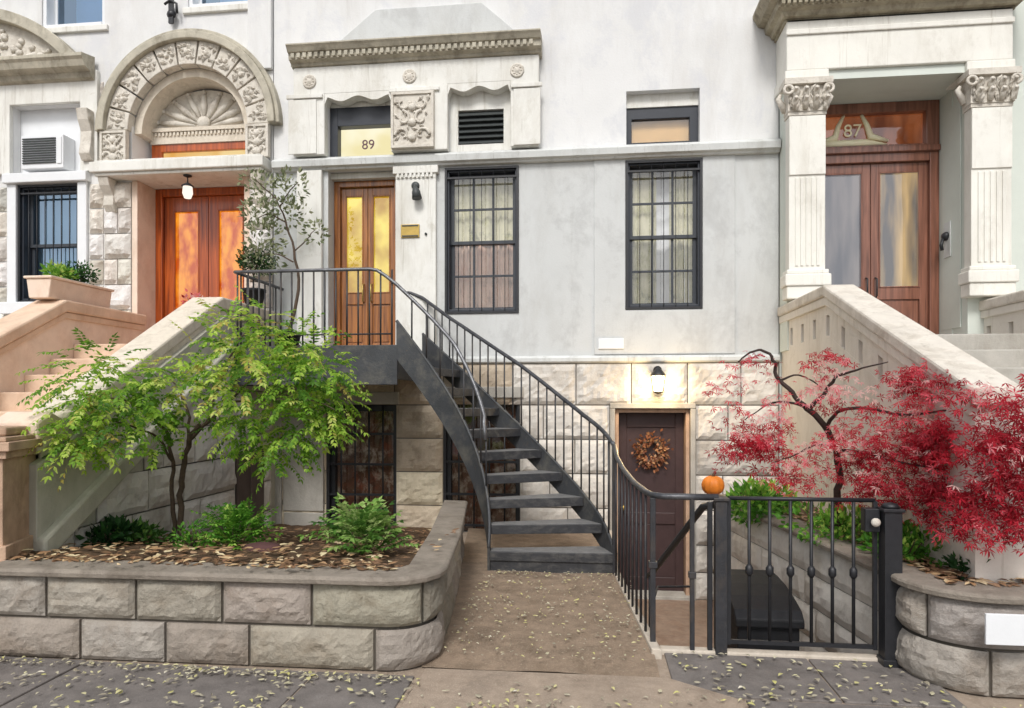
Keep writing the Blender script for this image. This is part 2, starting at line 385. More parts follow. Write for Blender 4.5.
        if bev:
            b = o.modifiers.new('Bevel', 'BEVEL'); b.width = bev; b.segments = 2; b.limit_method = 'ANGLE'; b.angle_limit = rad(40)
        if subsurf:
            q = o.modifiers.new('Subsurf', 'SUBSURF'); q.levels = q.render_levels = subsurf
        return o

def tag(o, label=None, cat=None, group=None, kind=None):
    if label: o['label'] = label
    if cat: o['category'] = cat
    if group: o['group'] = group
    if kind: o['kind'] = kind
    return o

def thing(name, loc, label, cat, group=None):
    o = bpy.data.objects.new(name, None); COL.objects.link(o); o.location = loc; o.empty_display_size = .1
    return tag(o, label, cat, group)

def box_ob(name, m, parent, *b, bev=.006, origin=None):
    return MB().box(*b).build(name, m, parent, origin, bev=bev)

def text(name, s, size, loc, m, parent, ext=.004, rx=90):
    cu = bpy.data.curves.new(name, 'FONT'); cu.body = s; cu.size = size; cu.extrude = ext; cu.align_x = 'CENTER'; cu.align_y = 'CENTER'
    cu.materials.append(M[m])
    tmp = bpy.data.objects.new('lettering', cu); COL.objects.link(tmp); bpy.context.view_layer.update()
    me = bpy.data.meshes.new_from_object(tmp.evaluated_get(bpy.context.evaluated_depsgraph_get()))
    bpy.data.objects.remove(tmp)
    if not me.materials: me.materials.append(M[m])
    o = bpy.data.objects.new(name, me); COL.objects.link(o); o.parent = parent
    o.location = Vector(loc)-wloc(parent); o.rotation_euler = (rad(rx), 0, 0)
    return o

def copy_tree(o, parent=None):
    c = o.copy(); COL.objects.link(c); c.parent = parent
    for ch in [k for k in list(COL.objects) if k.parent is o]: copy_tree(ch, c)
    return c

# ------------------------------------------------------------------ windows and doors
def room_box(parent, x0, x1, z0, z1, y0, y1, m='room'):
    b = MB(); g = .0
    b.face([(x0, y1, z0), (x1, y1, z0), (x1, y1, z1), (x0, y1, z1)])
    b.face([(x0, y0, z0), (x0, y1, z0), (x0, y1, z1), (x0, y0, z1)])
    b.face([(x1, y0, z0), (x1, y0, z1), (x1, y1, z1), (x1, y1, z0)])
    b.face([(x0, y0, z0), (x1, y0, z0), (x1, y1, z0), (x0, y1, z0)])
    b.face([(x0, y0, z1), (x0, y1, z1), (x1, y1, z1), (x1, y0, z1)])
    return b.build('interior', m, parent)

def curtain_mesh(x0, x1, z0, z1, y, amp=.02, waves=14):
    b = MB(); n = waves*8; prev = None
    for i in range(n+1):
        t = i/n; x = x0+(x1-x0)*t; d = amp*math.sin(t*waves*2*math.pi+2.2*math.sin(t*5+x*9))+amp*.8*math.sin(t*waves*.37*2*math.pi+x*5)
        cur = (b.bm.verts.new((x, y+d, z0)), b.bm.verts.new((x, y+d*.8, z1)))
        if prev: b.fv([prev[0], cur[0], cur[1], prev[1]]).smooth = True
        prev = cur
    return b

def sash_window(parent, x0, x1, z0, z1, yf, cols=3, rows=4, curtains=(), grille=None, name='window', glass='glass', depth=.16, room=True, fm='frame', sm='sash', fw=.05):
    """window part of a house > sash, pane, grille, curtains, interior"""
    b = MB()
    b.box(x0, x0+fw, yf+.02, yf+depth+.06, z0, z1).box(x1-fw, x1, yf+.02, yf+depth+.06, z0, z1)
    b.box(x0+fw, x1-fw, yf+.02, yf+depth+.06, z1-fw, z1).box(x0+fw, x1-fw, yf+.005, yf+depth+.06, z0, z0+fw*1.1)
    w = b.build(name, fm, parent, bev=.004)
    X0, X1, Z0, Z1 = x0+fw, x1-fw, z0+fw*1.1, z1-fw; mid = (Z0+Z1)/2
    s = MB()
    for za, zb, yo in ((Z0, mid+.02, 0), (mid-.02, Z1, -.03)):
        y = yf+depth+yo; st = .04
        s.box(X0, X0+st, y, y+.03, za, zb).box(X1-st, X1, y, y+.03, za, zb)
        s.box(X0+st, X1-st, y, y+.03, za, za+st).box(X0+st, X1-st, y, y+.03, zb-st, zb)
        for i in range(1, cols):
            x = X0+st+(X1-X0-2*st)*i/cols; s.box(x-.013, x+.013, y+.004, y+.026, za+st, zb-st)
        for j in range(1, rows//2):
            z = za+st+(zb-za-2*st)*j/(rows//2); s.box(X0+st, X1-st, y+.006, y+.024, z-.013, z+.013)
    s.build('sash', sm, w)
    g = MB()
    g.face([(X0, yf+depth+.016, Z0), (X1, yf+depth+.016, Z0), (X1, yf+depth+.016, mid), (X0, yf+depth+.016, mid)])
    g.face([(X0, yf+depth-.014, mid), (X1, yf+depth-.014, mid), (X1, yf+depth-.014, Z1), (X0, yf+depth-.014, Z1)])
    g.build('pane', glass, w)
    for ci, (ca, cb, cz0, cz1, cm, wv) in enumerate(curtains):
        curtain_mesh(X0+(X1-X0)*ca, X0+(X1-X0)*cb, Z0+(Z1-Z0)*cz0, Z0+(Z1-Z0)*cz1, yf+depth+.085+ci*.03, .014, wv).build('curtain', cm, w)  # real curtains, and sheets whose colour stands for a reflection
    room_box(w, x0+.005, x1-.005, z0+.005, z1-.005, yf+depth+.061, yf+depth+.7)
    if grille:
        r = MB(); y = yf+.0
        nb, hz, rr = grille
        t = .028
        r.box(x0+.002, x0+t, y-.02, y+.012, z0+.002, z1-.002).box(x1-t, x1-.002, y-.02, y+.012, z0+.002, z1-.002)
        r.box(x0+t, x1-t, y-.016, y+.01, z1-t, z1-.002).box(x0+t, x1-t, y-.016, y+.01, z0+.002, z0+t)
        for i in range(1, nb+1):
            x = x0+t+(x1-x0-2*t)*i/(nb+1); r.tube([(x, y, z0+.01), (x, y, z1-.01)], rr, 6)
        for zz in hz:
            z = z0+(z1-z0)*zz; r.box(x0+t, x1-t, y-.008, y+.008, z-.011, z+.011)
        r.build('grille', 'iron', w)
    return w

def double_door(parent, x0, x1, z0, z1, y, wood, glow, glass_z, name='door', stile=.11, gap=.006, fw=.07, room=None, panel=True, handle='brass', leaves=2):
    """door part > leaf, pane, handle, interior"""
    b = MB()
    b.box(x0, x0+fw, y-.05, y+.08, z0, z1).box(x1-fw, x1, y-.05, y+.08, z0, z1).box(x0+fw, x1-fw, y-.05, y+.08, z1-fw, z1)
    d = b.build(name, wood, parent, bev=.006)
    a, bb = x0+fw, x1-fw; w = (bb-a)/leaves
    for i in range(leaves):
        l0, l1 = a+w*i+gap/2, a+w*(i+1)-gap/2
        g0, g1 = z0+(z1-z0)*glass_z[0], z0+(z1-z0)*glass_z[1]
        m = MB(); top = z1-fw-.004
        m.box(l0, l0+stile, y, y+.05, z0, top).box(l1-stile, l1, y, y+.05, z0, top)
        m.box(l0+stile, l1-stile, y, y+.05, g1, top).box(l0+stile, l1-stile, y, y+.05, g0-.14, g0).box(l0+stile, l1-stile, y, y+.05, z0, z0+.16)
        m.box(l0+stile, l1-stile, y+.022, y+.04, z0+.16, g0-.14)
        q = .03
        if g0-.14-z0-.16 > .2 and l1-l0-2*stile > .12:
            m.prism([(l0+stile+.02, z0+.18), (l1-stile-.02, z0+.18), (l1-stile-.02, g0-.16), (l0+stile+.02, g0-.16)], 'y', y+.01, y+.03)
        for (xa, xb) in ((l0+stile, l0+stile+.015), (l1-stile-.015, l1-stile)): m.box(xa, xb, y-.008, y+.02, g0, g1)
        m.box(l0+stile+.015, l1-stile-.015, y-.008, y+.02, g1-.015, g1).box(l0+stile+.015, l1-stile-.015, y-.008, y+.02, g0, g0+.015)
        lf = m.build('leaf', wood, d, bev=.004)
        p = MB(); p.face([(l0+stile, y+.03, g0), (l1-stile, y+.03, g0), (l1-stile, y+.03, g1), (l0+stile, y+.03, g1)]); p.build('pane', 'glass', d)
        hx = l1-.05 if i == 0 and leaves == 2 else l0+.05
        if handle:
            h = MB(); h.tube([(hx, y-.0, g0-.12), (hx, y-.05, g0-.1), (hx, y-.05, g0+.1), (hx, y, g0+.12)], .009, 8); h.build('handle', handle, d)
    gl_ = glow if isinstance(glow, tuple) else (glow,); xs_ = [x0+.01+(x1-x0-.02)*k/len(gl_) for k in range(len(gl_)+1)]
    for k, gm in enumerate(gl_):
        p = MB(); p.face([(xs_[k], y+.2, z0+.01), (xs_[k+1], y+.2, z0+.01), (xs_[k+1], y+.2, z1-.01), (xs_[k], y+.2, z1-.01)]); p.build('interior', gm, d)
    return d

# ------------------------------------------------------------------ ground
def sheet(name, polys, m, z=None, kind='structure', sub=0):
    b = MB()
    for p in polys: b.face([(q[0], q[1], q[2] if len(q) > 2 else z) for q in p])
    o = b.build(name, m, None)
    return tag(o, kind=kind)

AW_L = [(.42, 4.50), (.24, 6.3), (.24, 8.19)]      # edge of the sunk area by the walkway
AW_R = [(1.86, 4.50), (1.42, 8.19)]                # edge of the sunk area by the planter
AZ = -.74
sheet('ground', [
    [(-60, -1.0), (60, -1.0), (60, 4.5), (AW_R[0][0], 4.5), (AW_L[0][0], 4.5), (-60, 4.5)],
    [(-60, 4.5), AW_L[0], AW_L[1], AW_L[2], (-60, 8.19)],
    [AW_R[0], (60, 4.5), (60, 8.19), AW_R[1]],
    [(-60, 8.9), (60, 8.9), (60, 60), (-60, 60)]], 'slab', -.004)
sheet('road', [[(-60, -60), (60, -60), (60, -1.15), (-60, -1.15)]], 'road', -.13)
b = MB(); b.box(-60, 60, -1.15, -1.0, -.3, .002); tag(b.build('kerb', 'kerbs', bev=.02), kind='structure')
# bluestone flags with open joints, and one concrete slab in front of the walkway
b = MB(); rn = random.Random(3)
def flags(x0, x1, y0, y1, w):
    x = x0
    while x < x1-.01:
        xe = min(x1, x+rn.uniform(*w))
        if x1-xe < .4: xe = x1
        dz = rn.uniform(0, .006)
        b.prism([(x+.006, y0), (xe-.006, y0), (xe-.006, y1), (x+.006, y1)], 'z', -.02, .004+dz)
        x = xe
flags(-9, -1.0, 2.35, 3.86, (1.3, 1.9)); flags(-9, 9, .7, 2.33, (1.3, 1.9)); flags(-9, 9, -.98, .68, (1.3, 1.9))
flags(.82, 7, 2.35, 3.75, (1.0, 1.5)); flags(.46, 1.95, 3.78, 4.42, (.7, .9))
tag(b.build('pavement', 'sidewalk', bev=.006), kind='structure')
b = MB(); b.prism([(-.985, 2.35), (.80, 2.35), (.80, 3.74), (.44, 3.99), (-.97, 3.97)], 'z', -.02, .012)
tag(b.build('path', 'slab', bev=.008), kind='structure')
b = MB(); g = {}
for i in range(25):
    for j in range(25):
        v = j/24; y = 3.99+(8.19-3.99)*v
        xl = -1.0 if y < 4.6 else -1.0-.13*(y-4.6)
        xr = .40+(.21-.40)*min(1, max(0, (y-4.3)/2.0))
        x = xl+(xr-xl)*i/24
        z = .006+.03*min(1, max(0, (y-3.99)/.4))+.012*noise.noise(Vector((x*2, y*2, 0)))
        g[i, j] = b.bm.verts.new((x, y, z))
for i in range(24):
    for j in range(24): b.fv([g[i, j], g[i+1, j], g[i+1, j+1], g[i, j+1]]).smooth = True
tag(b.build('walkway', 'walk'), kind='structure')
# pale kerb along the walkway edge with the retaining face below
b = MB()
pth = [((.40, 4.30, 0), (1, 0, 0)), ((.22, 6.3, 0), (1, 0, 0)), ((.22, 8.18, 0), (1, 0, 0))]
b.sweep([(-.02, AZ), (.045, AZ), (.045, .05), (.03, .06), (-.02, .06)], pth)
tag(b.build('kerb', 'kerbs', bev=.008), kind='structure')
# sunk area: floor and four steps down from the gate
sheet('area_floor', [[(-.1, 4.3), (2.0, 4.3), (2.0, 8.6), (-.1, 8.6)]], 'brick', AZ)
b = MB()
for k in range(4):
    y0 = 4.46+.30*k; b.box(.30, 1.80, y0, y0+.30, AZ-.05, -.15*(k+1)+.0)
tag(b.build('area_steps', 'brick', bev=.012), kind='structure')
b = MB(); b.box(.44, 1.93, 4.38, 4.46, AZ, .03); tag(b.build('gate_sill', 'kerbs', bev=.01), kind='structure')

# ------------------------------------------------------------------ the middle house
H = thing('townhouse', (-.9, F, 0), 'pale grey painted townhouse with carved door hood, two tall barred windows and stone basement', 'townhouse')
XL, XR = -3.95, 2.17
pd = (-3.24, -2.38, 2.16, 4.46)                    # parlour door
w1, w2 = (-1.76, -.85, 2.65, 4.43), (.42, 1.31, 2.67, 4.43)
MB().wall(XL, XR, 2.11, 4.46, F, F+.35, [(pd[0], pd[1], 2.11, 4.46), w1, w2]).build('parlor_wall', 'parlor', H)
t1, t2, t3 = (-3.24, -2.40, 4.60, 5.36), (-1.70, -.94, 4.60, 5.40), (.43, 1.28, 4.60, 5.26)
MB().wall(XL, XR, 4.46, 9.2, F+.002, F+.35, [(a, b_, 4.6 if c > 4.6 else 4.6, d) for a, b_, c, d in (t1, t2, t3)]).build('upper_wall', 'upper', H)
# raised bay round the second window and a recessed panel line beside it
MB().wall(.05, 1.68, 2.14, 4.455, F-.015, F-.001, [(w2[0]-.001, w2[1]+.001, 2.66, 4.44)]).build('raised_bay', 'parlor', H, bev=.008)
# belt course and water table
belt = [(0, 4.45), (.05, 4.455), (.06, 4.475), (.10, 4.49), (.11, 4.56), (.085, 4.585), (.03, 4.615), (0, 4.625)]
MB().sweep(belt, [((XL+.02, F-.002, 0), (0, -1, 0)), ((XR, F-.002, 0), (0, -1, 0))]).build('belt_course', 'ledge', H)
MB().sweep([(0, 2.04), (.035, 2.045), (.05, 2.06), (.05, 2.10), (.02, 2.125), (0, 2.13)], [((-3.2, F-.002, 0), (0, -1, 0)), ((XR, F-.002, 0), (0, -1, 0))]).build('water_table', 'ledge', H)
# basement masonry
bw, sw, bd = (-3.26, -2.37, -.1, 1.54), (-1.78, -.84, -.1, 1.62), (.297, 1.168, AZ, 1.50)
b = MB()
mp = lambda s, z, d: (s, F-.012-d, z)
rows = [(AZ, -.42), (-.42, -.1), (-.1, .31), (.31, .72), (.72, 1.13), (1.13, 1.54), (1.54, 2.04)]
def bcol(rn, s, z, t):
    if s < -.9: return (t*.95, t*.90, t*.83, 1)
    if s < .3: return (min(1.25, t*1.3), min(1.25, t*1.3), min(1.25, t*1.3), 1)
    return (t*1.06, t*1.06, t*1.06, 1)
b.rock(mp, XL, XR, rows, (.55, .95), [bw, (sw[0], sw[1], -.1, 1.54), (bd[0]-.06, bd[1]+.06, AZ, 1.54)], amp=.030, joint=.014, cell=.04, seed=11, tv=.2, tcol=bcol)
b.mi = 1
b.wall(XL, XR, AZ-.2, 2.06, F+.0, F+.35, [bw, sw, (bd[0], bd[1], AZ, 1.5)])
b.build('basement_wall', ['base', 'mortar'], H)
# door frontispiece: piers, slab with openings, scalloped lintels, rosettes, carved panel, hood, gable block
MB().box(-3.62, -3.30, F-.07, F-.001, 2.16, 4.45).box(-3.66, -3.26, F-.085, F-.0, 2.16, 2.36).build('door_pier', 'cream', H, bev=.008)
b = MB(); b.box(-2.36, -1.86, F-.06, F-.001, 2.16, 4.30)
b.box(-2.39, -1.83, F-.085, F-.001, 4.36, 4.45).box(-2.36, -1.86, F-.065, F-.001, 4.30, 4.36)
for i in range(9):
    x = -2.34+.052*i; b.box(x, x+.03, F-.088, F-.06, 4.31, 4.36)
b.build('door_pier', 'cream', H, bev=.005)
MB().wall(-3.64, -.60, 4.62, 5.70, F-.12, F-.001, [(t1[0]-.001, t1[1]+.001, 4.5, t1[3]), (t2[0]-.001, t2[1]+.001, 4.5, t2[3])]).build('frontispiece', 'cream', H, bev=.01)
MB().box(-3.70, -3.34, F-.135, F-.12, 4.63, 5.30).build('pilaster', 'cream', H, bev=.006); MB().box(-.90, -.58, F-.135, F-.12, 4.63, 5.30).build('pilaster', 'cream', H, bev=.006)
MB().box(-3.72, -3.26, F-.15, F-.12, 5.31, 5.36).build('impost', 'cream', H, bev=.006); MB().box(-.93, -.56, F-.15, F-.12, 5.31, 5.36).build('impost', 'cream', H, bev=.006); MB().box(-2.42, -1.80, F-.15, F-.12, 5.33, 5.38).build('impost', 'cream', H, bev=.006)
def ogee(x0, x1, zt):
    """lintel piece whose lower edge is shouldered and dips in the middle"""
    p = [(x0, zt+.004), (x1, zt+.004)]; n = 24
    for i in range(n+1):
        t = i/n; x = x1+(x0-x1)*t; u = abs(t-.5)*2
        z = zt-.035-.06*(1-math.cos(u*2*math.pi))/2*1.0-(.09 if u > .93 else 0)
        p.append((x, z))
    return p
for t in (t1, t2):
    MB().prism(ogee(t[0], t[1], t[3]), 'y', F-.117, F+.04).build('scalloped_lintel', 'cream', H)
for x in (-3.43, -2.17, -.86):
    b = MB(); c = (x, F-.12, 5.52)
    b.lathe([(.085, .0), (.085, -.012), (.07, -.02), (.055, -.008), (.05, -.006), (.03, -.022), (.0001, -.026)], c, 20, 'y')
    for k in range(8):
        a = k*math.pi/4; b.lathe([(.014, 0), (.012, -.012), (.0001, -.018)], (x+.048*math.cos(a), F-.122, 5.52+.048*math.sin(a)), 8, 'y')
    b.build('rosette', 'carve', H)
def carved(name, x0, x1, z0, z1, y, m, parent, seed=1, amp=.045):
    """relief of scrolls and leaves on a slab"""
    rn = random.Random(seed); b = MB(); b.box(x0, x1, y, y+.05, z0, z1)
    fr = .03
    b.box(x0, x1, y-.02, y-.001, z0, z0+fr).box(x0, x1, y-.02, y-.001, z1-fr, z1).box(x0, x0+fr, y-.02, y-.001, z0+fr, z1-fr).box(x1-fr, x1, y-.02, y-.001, z0+fr, z1-fr)
    cx, w, h = (x0+x1)/2, (x1-x0)/2-fr, (z1-z0)
    for sx in (-1, 1):
        for (u, v, r, t0, tw) in ((.5, .22, .42, 0, 4.5), (.48, .52, .40, 1.5, 5), (.5, .80, .38, 3, 4.5)):
            pts = []
            for k in range(22):
                q = k/21; rr = w*r*(1-.75*q); a = t0+tw*q
                pts.append((cx+sx*(u*w+rr*math.cos(a)), y-.012, z0+v*h+rr*math.sin(a)))
            b.tube(pts, [.020-.010*k/21 for k in range(22)], 6)
        for k in range(12):
            px, pz = cx+sx*rn.uniform(.1, .92)*w, z0+rn.uniform(.1, .92)*h; a = rn.uniform(0, 6.28); l = rn.uniform(.03, .055)
            d = Vector((math.cos(a), 0, math.sin(a)))*l; n = Vector((-math.sin(a), 0, math.cos(a)))*l*.45; c = Vector((px, y, pz))
            b.face([c-d, c+n+Vector((0, -.012, 0)), c+d+Vector((0, -.004, 0)), c+Vector((0, -.034, 0))]); b.face([c-d, c+Vector((0, -.034, 0)), c+d+Vector((0, -.004, 0)), c-n+Vector((0, -.012, 0))])
    for v in (.18, .45, .72): b.lathe([(.05, 0), (.045, -.025), (.02, -.04), (.0001, -.042)], (cx, y, z0+v*h), 12, 'y')
    return b.build(name, m, parent, recalc=True)
carved('carved_panel', -2.385, -1.86, 4.64, 5.31, F-.165, 'carve', H, 4)
hx0, hx1 = -3.66, -.57
hood = [(q[0], q[1]-.09) for q in [(.10, 5.79), (.14, 5.80), (.15, 5.83), (.21, 5.85), (.22, 5.915), (.25, 5.925), (.28, 5.965), (.30, 5.985), (.30, 6.0), (.10, 6.03), (.002, 6.04), (.002, 5.79)]]
c = lambda x: [((x, F, 0), (0, -1, 0))][0]
b = MB(); b.sweep(hood, [c(hx0), c(hx1)])
n = 40
for i in range(n):
    x = hx0+.04+(hx1-hx0-.1)*i/n; b.box(x, x+.042, F-.245, F-.215, 5.768, 5.822)
b.build('door_hood', 'hood', H)
MB().prism([(-3.20, 5.94), (-.78, 5.94), (-1.30, 6.40), (-2.62, 6.40)], 'y', F-.05, F+.001).build('gable_block', 'parlor', H, bev=.008)
# windows and doors
sash_window(H, *w1, F, curtains=((0, 1, .5, 1, 'curt', 9), (0, 1, 0, .52, 'curtp', 11)), grille=(5, (.93,), .0045))
sash_window(H, *w2, F, curtains=((0, .42, 0, 1, 'curt', 5), (.62, 1, 0, 1, 'curt', 5), (0, 1, 0, 1, 'white', 3)), grille=(5, (.93,), .0045))  # full-width white sheet stands for a bright reflection between the curtains
# fan-lights over the belt course
b = MB(); b.box(t1[0], t1[0]+.10, F+.06, F+.24, 4.625, 5.26).box(t1[0]+.10, t1[1], F+.06, F+.24, 5.03, 5.26).box(t1[1]-.02, t1[1], F+.06, F+.24, 4.625, 5.03)
fl = b.build('fanlight', 'frame', H, bev=.004)
b = MB(); b.face([(t1[0]+.1, F+.18, 4.625), (t1[1]-.02, F+.18, 4.625), (t1[1]-.02, F+.18, 5.03), (t1[0]+.1, F+.18, 5.03)]); b.build('pane', 'paleglow', fl)
b = MB(); b.box(t1[0], t1[1], F+.06, F+.24, 5.262, 5.36); b.build('head_board', 'cream', fl)
text('numeral', '89', .17, (-2.78, F+.165, 4.82), 'numeral', fl)
b = MB(); b.wall(t2[0], t2[1], 4.625, 5.40, F+.03, F+.10, [(-1.60, -1.04, 4.72, 5.14)]); lv = b.build('louvre_vent', 'cream', H)
b = MB()
for i in range(6):
    z = 4.73+.068*i; b.prism([(F+.02, z), (F+.028, z-.004), (F+.075, z+.05), (F+.067, z+.054)], 'x', -1.598, -1.042)
b.box(-1.6, -1.04, F+.085, F+.098, 4.72, 5.14).build('slat', 'dkgrey', lv)
b = MB(); b.wall(t3[0], t3[1], 4.625, 5.10, F+.12, F+.2, [(t3[0]+.07, t3[1]-.10, 4.69, 4.97)]); tr = b.build('transom_window', 'frame', H, bev=.004)
MB().box(t3[0], t3[1], F+.1, F+.22, 5.102, 5.26).build('head_board', 'cream', tr)
b = MB(); b.face([(t3[0]+.07, F+.16, 4.69), (t3[1]-.1, F+.16, 4.69), (t3[1]-.1, F+.16, 4.97), (t3[0]+.07, F+.16, 4.97)]); b.build('pane', 'glass', tr)
b = MB(); b.face([(t3[0], F+.21, 4.63), (t3[1], F+.21, 4.63), (t3[1], F+.21, 5.1), (t3[0], F+.21, 5.1)]); b.build('interior', 'tanblind', tr)
# parlour door with lit glass
double_door(H, pd[0]+.002, pd[1]-.002, 2.16, 4.38, F+.24, 'wood', 'yellow', (.36, .92), stile=.058, fw=.075)
MB().box(pd[0], pd[1], F+.10, F+.34, 4.382, 4.455).build('door_head', 'cream', H)
MB().box(pd[0]-.06, pd[1]+.06, F-.02, F+.5, 2.06, 2.155).build('door_sill', 'graystone', H, bev=.01)
# basement door, dark panels
b = MB(); y = F+.20
b.box(bd[0]+.001, bd[0]+.045, F+.02, y+.08, AZ, 1.498).box(bd[1]-.045, bd[1]-.001, F+.02, y+.08, AZ, 1.498).box(bd[0]+.045, bd[1]-.045, F+.02, y+.08, 1.45, 1.498)
dd = b.build('basement_door', 'sandd', H, bev=.006)
b = MB(); x0, x1 = bd[0]+.047, bd[1]-.047
b.box(x0, x1, y+.012, y+.05, AZ+.01, 1.445)
for a, c2 in ((AZ+.01, AZ+.2), (.1, .24), (1.27, 1.445)): b.box(x0+.101, x1-.101, y-.0055, y+.011, a, c2)
b.box(x0, x0+.1, y-.006, y+.011, AZ+.01, 1.445).box(x1-.1, x1, y-.006, y+.011, AZ+.01, 1.445).box((x0+x1)/2-.05, (x0+x1)/2+.05, y-.006, y+.011, AZ+.201, .099)
b.build('leaf', 'purple', dd, bev=.006)
MB().lathe([(.02, 0), (.02, -.03), (.032, -.045), (.03, -.07), (.0001, -.075)], (x0+.055, y-.006, .30), 12, 'y').build('knob', 'brass', dd)
MB().box(bd[0]-.06, bd[1]+.06, F-.05, F+.3, AZ-.02, AZ+.04).build('threshold', 'graystone', H, bev=.01)
MB().box(bd[0]-.06, bd[0]-.001, F-.045, F-.001, AZ, 1.5).box(bd[1]+.001, bd[1]+.06, F-.045, F-.001, AZ, 1.5).box(bd[0]-.06, bd[1]+.06, F-.05, F-.001, 1.501, 1.56).build('door_surround', 'graystone', H, bev=.006)
# basement windows behind iron grilles
def base_window(x0, x1, z0, z1, m):
    b = MB(); b.wall(x0+.002, x1-.002, z0, z1, F+.08, F+.16, [(x0+.08, x1-.06, z0+.08, z1-.08)]); w = b.build('basement_window', 'iron', H, bev=.004)
    b = MB(); b.face([(x0+.06, F+.13, z0+.05), (x1-.05, F+.13, z0+.05), (x1-.05, F+.13, z1-.05), (x0+.06, F+.13, z1-.05)]); b.build('pane', 'glass', w)
    b = MB(); b.face([(x0, F+.165, z0), (x1, F+.165, z0), (x1, F+.165, z1), (x0, F+.165, z1)]); b.build('interior', m, w)
    r = MB(); n = 4
    for i in range(1, n+1):
        x = x0+(x1-x0)*i/(n+1); r.tube([(x, F+.03, z0+.01), (x, F+.03, z1-.005)], .011, 6)
    for q in (.10, .32, .55, .78): r.box(x0, x1, F+.018, F+.042, z0+(z1-z0)*q-.014, z0+(z1-z0)*q+.014)
    r.box(x0+.001, x0+.03, F+.01, F+.05, z0, z1).box(x1-.03, x1-.001, F+.01, F+.05, z0, z1)
    r.build('grille', 'iron', w)
base_window(*bw, 'roomrefl'); base_window(sw[0], sw[1], -.1, 1.62, 'roomrefl')
MB().box(bw[0]-.05, bw[1]+.05, F-.075, F+.02, 1.545, 1.70).box(sw[0]-.05, sw[1]+.05, F-.075, F+.02, 1.625, 1.76).build('lintel', 'graystone', H, bev=.01)
MB().box(-4.02, -3.82, F-.075, F+.0, -.3, 2.05).build('basement_pier', 'graystone', H, bev=.01)
MB().box(-3.80, -3.28, F-.068, F-.0, .22, 2.04).box(-3.79, -3.28, F-.066, F-.0, -.3, .20).build('dressed_block', 'graystone', H, bev=.01)
MB().box(XL, XR, F+.0, F+8, 9.2, 9.4).build('roof', 'dkgrey', H)

# things fixed to the middle house
o = thing('wall_lamp', (.788, F-.05, 1.75), 'lit lantern shining above the dark basement door', 'wall lamp')
MB().lathe([(.05, 0), (.05, -.02), (.02, -.03), (.015, -.08), (.0001, -.085)], (.788, F-.05, 1.95), 14, 'y').build('bracket', 'iron', o)
b = MB(); b.lathe([(.001, 1.98), (.03, 1.965), (.085, 1.90), (.09, 1.885), (.085, 1.88), (.0001, 1.88)], (.788, F-.13, 0), 6)
for k in range(6):
    a = k*math.pi/3; b.tube([(.788+.08*math.cos(a), F-.13+.08*math.sin(a), 1.885), (.788+.055*math.cos(a), F-.13+.055*math.sin(a), 1.70)], .006, 5)
b.lathe([(.001, 1.665), (.03, 1.675), (.06, 1.69), (.06, 1.70), (.0001, 1.70)], (.788, F-.13, 0), 6).build('cage', 'iron', o)
MB().lathe([(.046, 1.702), (.072, 1.878)], (.788, F-.13, 0), 6).build('glass', 'bulb', o)
ld = bpy.data.lights.new('lamp_light', 'POINT'); ld.energy = 17; ld.color = (1, .70, .34); ld.shadow_soft_size = .07
lo = bpy.data.objects.new('lamp_light', ld); COL.objects.link(lo); lo.location = (.788, F-.27, 1.76)
o = thing('wall_sconce', (-2.09, F-.06, 4.1), 'small unlit grey spotlight on the white pier beside the parlour door', 'sconce')
MB().lathe([(.05, 0), (.05, -.015), (.03, -.03), (.0001, -.03)], (-2.11, F-.06, 4.21), 14, 'y').build('backplate', 'dkgrey', o)
b = MB(); b.tube([(-2.11, F-.085, 4.21), (-2.10, F-.13, 4.17), (-2.085, F-.14, 4.12), (-2.07, F-.145, 4.03)], [.014, .022, .05, .06], 12); b.build('shade', 'dkgrey', o)
o = thing('name_plaque', (-2.16, F-.06, 3.65), 'small tarnished brass plaque on the white pier by the parlour door', 'plaque')
MB().box(-2.29, -2.06, F-.078, F-.061, 3.58, 3.74).build('plate', 'brass', o, bev=.004)
MB().box(-2.275, -2.075, F-.084, F-.079, 3.715, 3.73).box(-2.275, -2.075, F-.084, F-.079, 3.59, 3.605).build('border', 'dkgrey', o)
MB().lathe([(.016, 0), (.014, -.02), (.0001, -.022)], (-1.98, F-.06, 3.62), 10, 'y').build('bell_button', 'dkgrey', o)
o = box_ob('wall_plate', 'white', None, .10, .40, F-.030, F-.016, 2.205, 2.33, origin=(.25, F, 2.2)); tag(o, 'blank white plate on the grey wall above the stone basement', 'plate')
# wreath on the basement door
o = thing('wreath', (.73, y-.01, .95), 'autumn leaf wreath hung on the dark basement door', 'wreath')
b = MB(); rn = random.Random(5); wy = y-.03
pts = [(.73+.125*math.cos(t), wy, .98+.125*math.sin(t)) for t in [2*math.pi*k/28 for k in range(29)]]
b.tube(pts, .022, 8).build('ring', 'bark', o)
b = MB()
for k in range(320):
    t = rn.uniform(0, 6.283); r = .13+rn.gauss(0, .042); c = Vector((.73+r*math.cos(t), wy-rn.uniform(.0, .05), .98+r*math.sin(t)))
    d = Vector((math.cos(t+rn.uniform(-1.2, 1.2)), rn.uniform(-.6, .1), math.sin(t+rn.uniform(-1.2, 1.2)))).normalized()*rn.uniform(.03, .06)
    n = d.cross(Vector((rn.uniform(-1, 1), -1, rn.uniform(-1, 1)))).normalized()*rn.uniform(.01, .02)
    b.face([c, c+d*.5+n, c+d, c+d*.5-n], rn.random())
b.build('foliage', 'wreath', o, recalc=False)

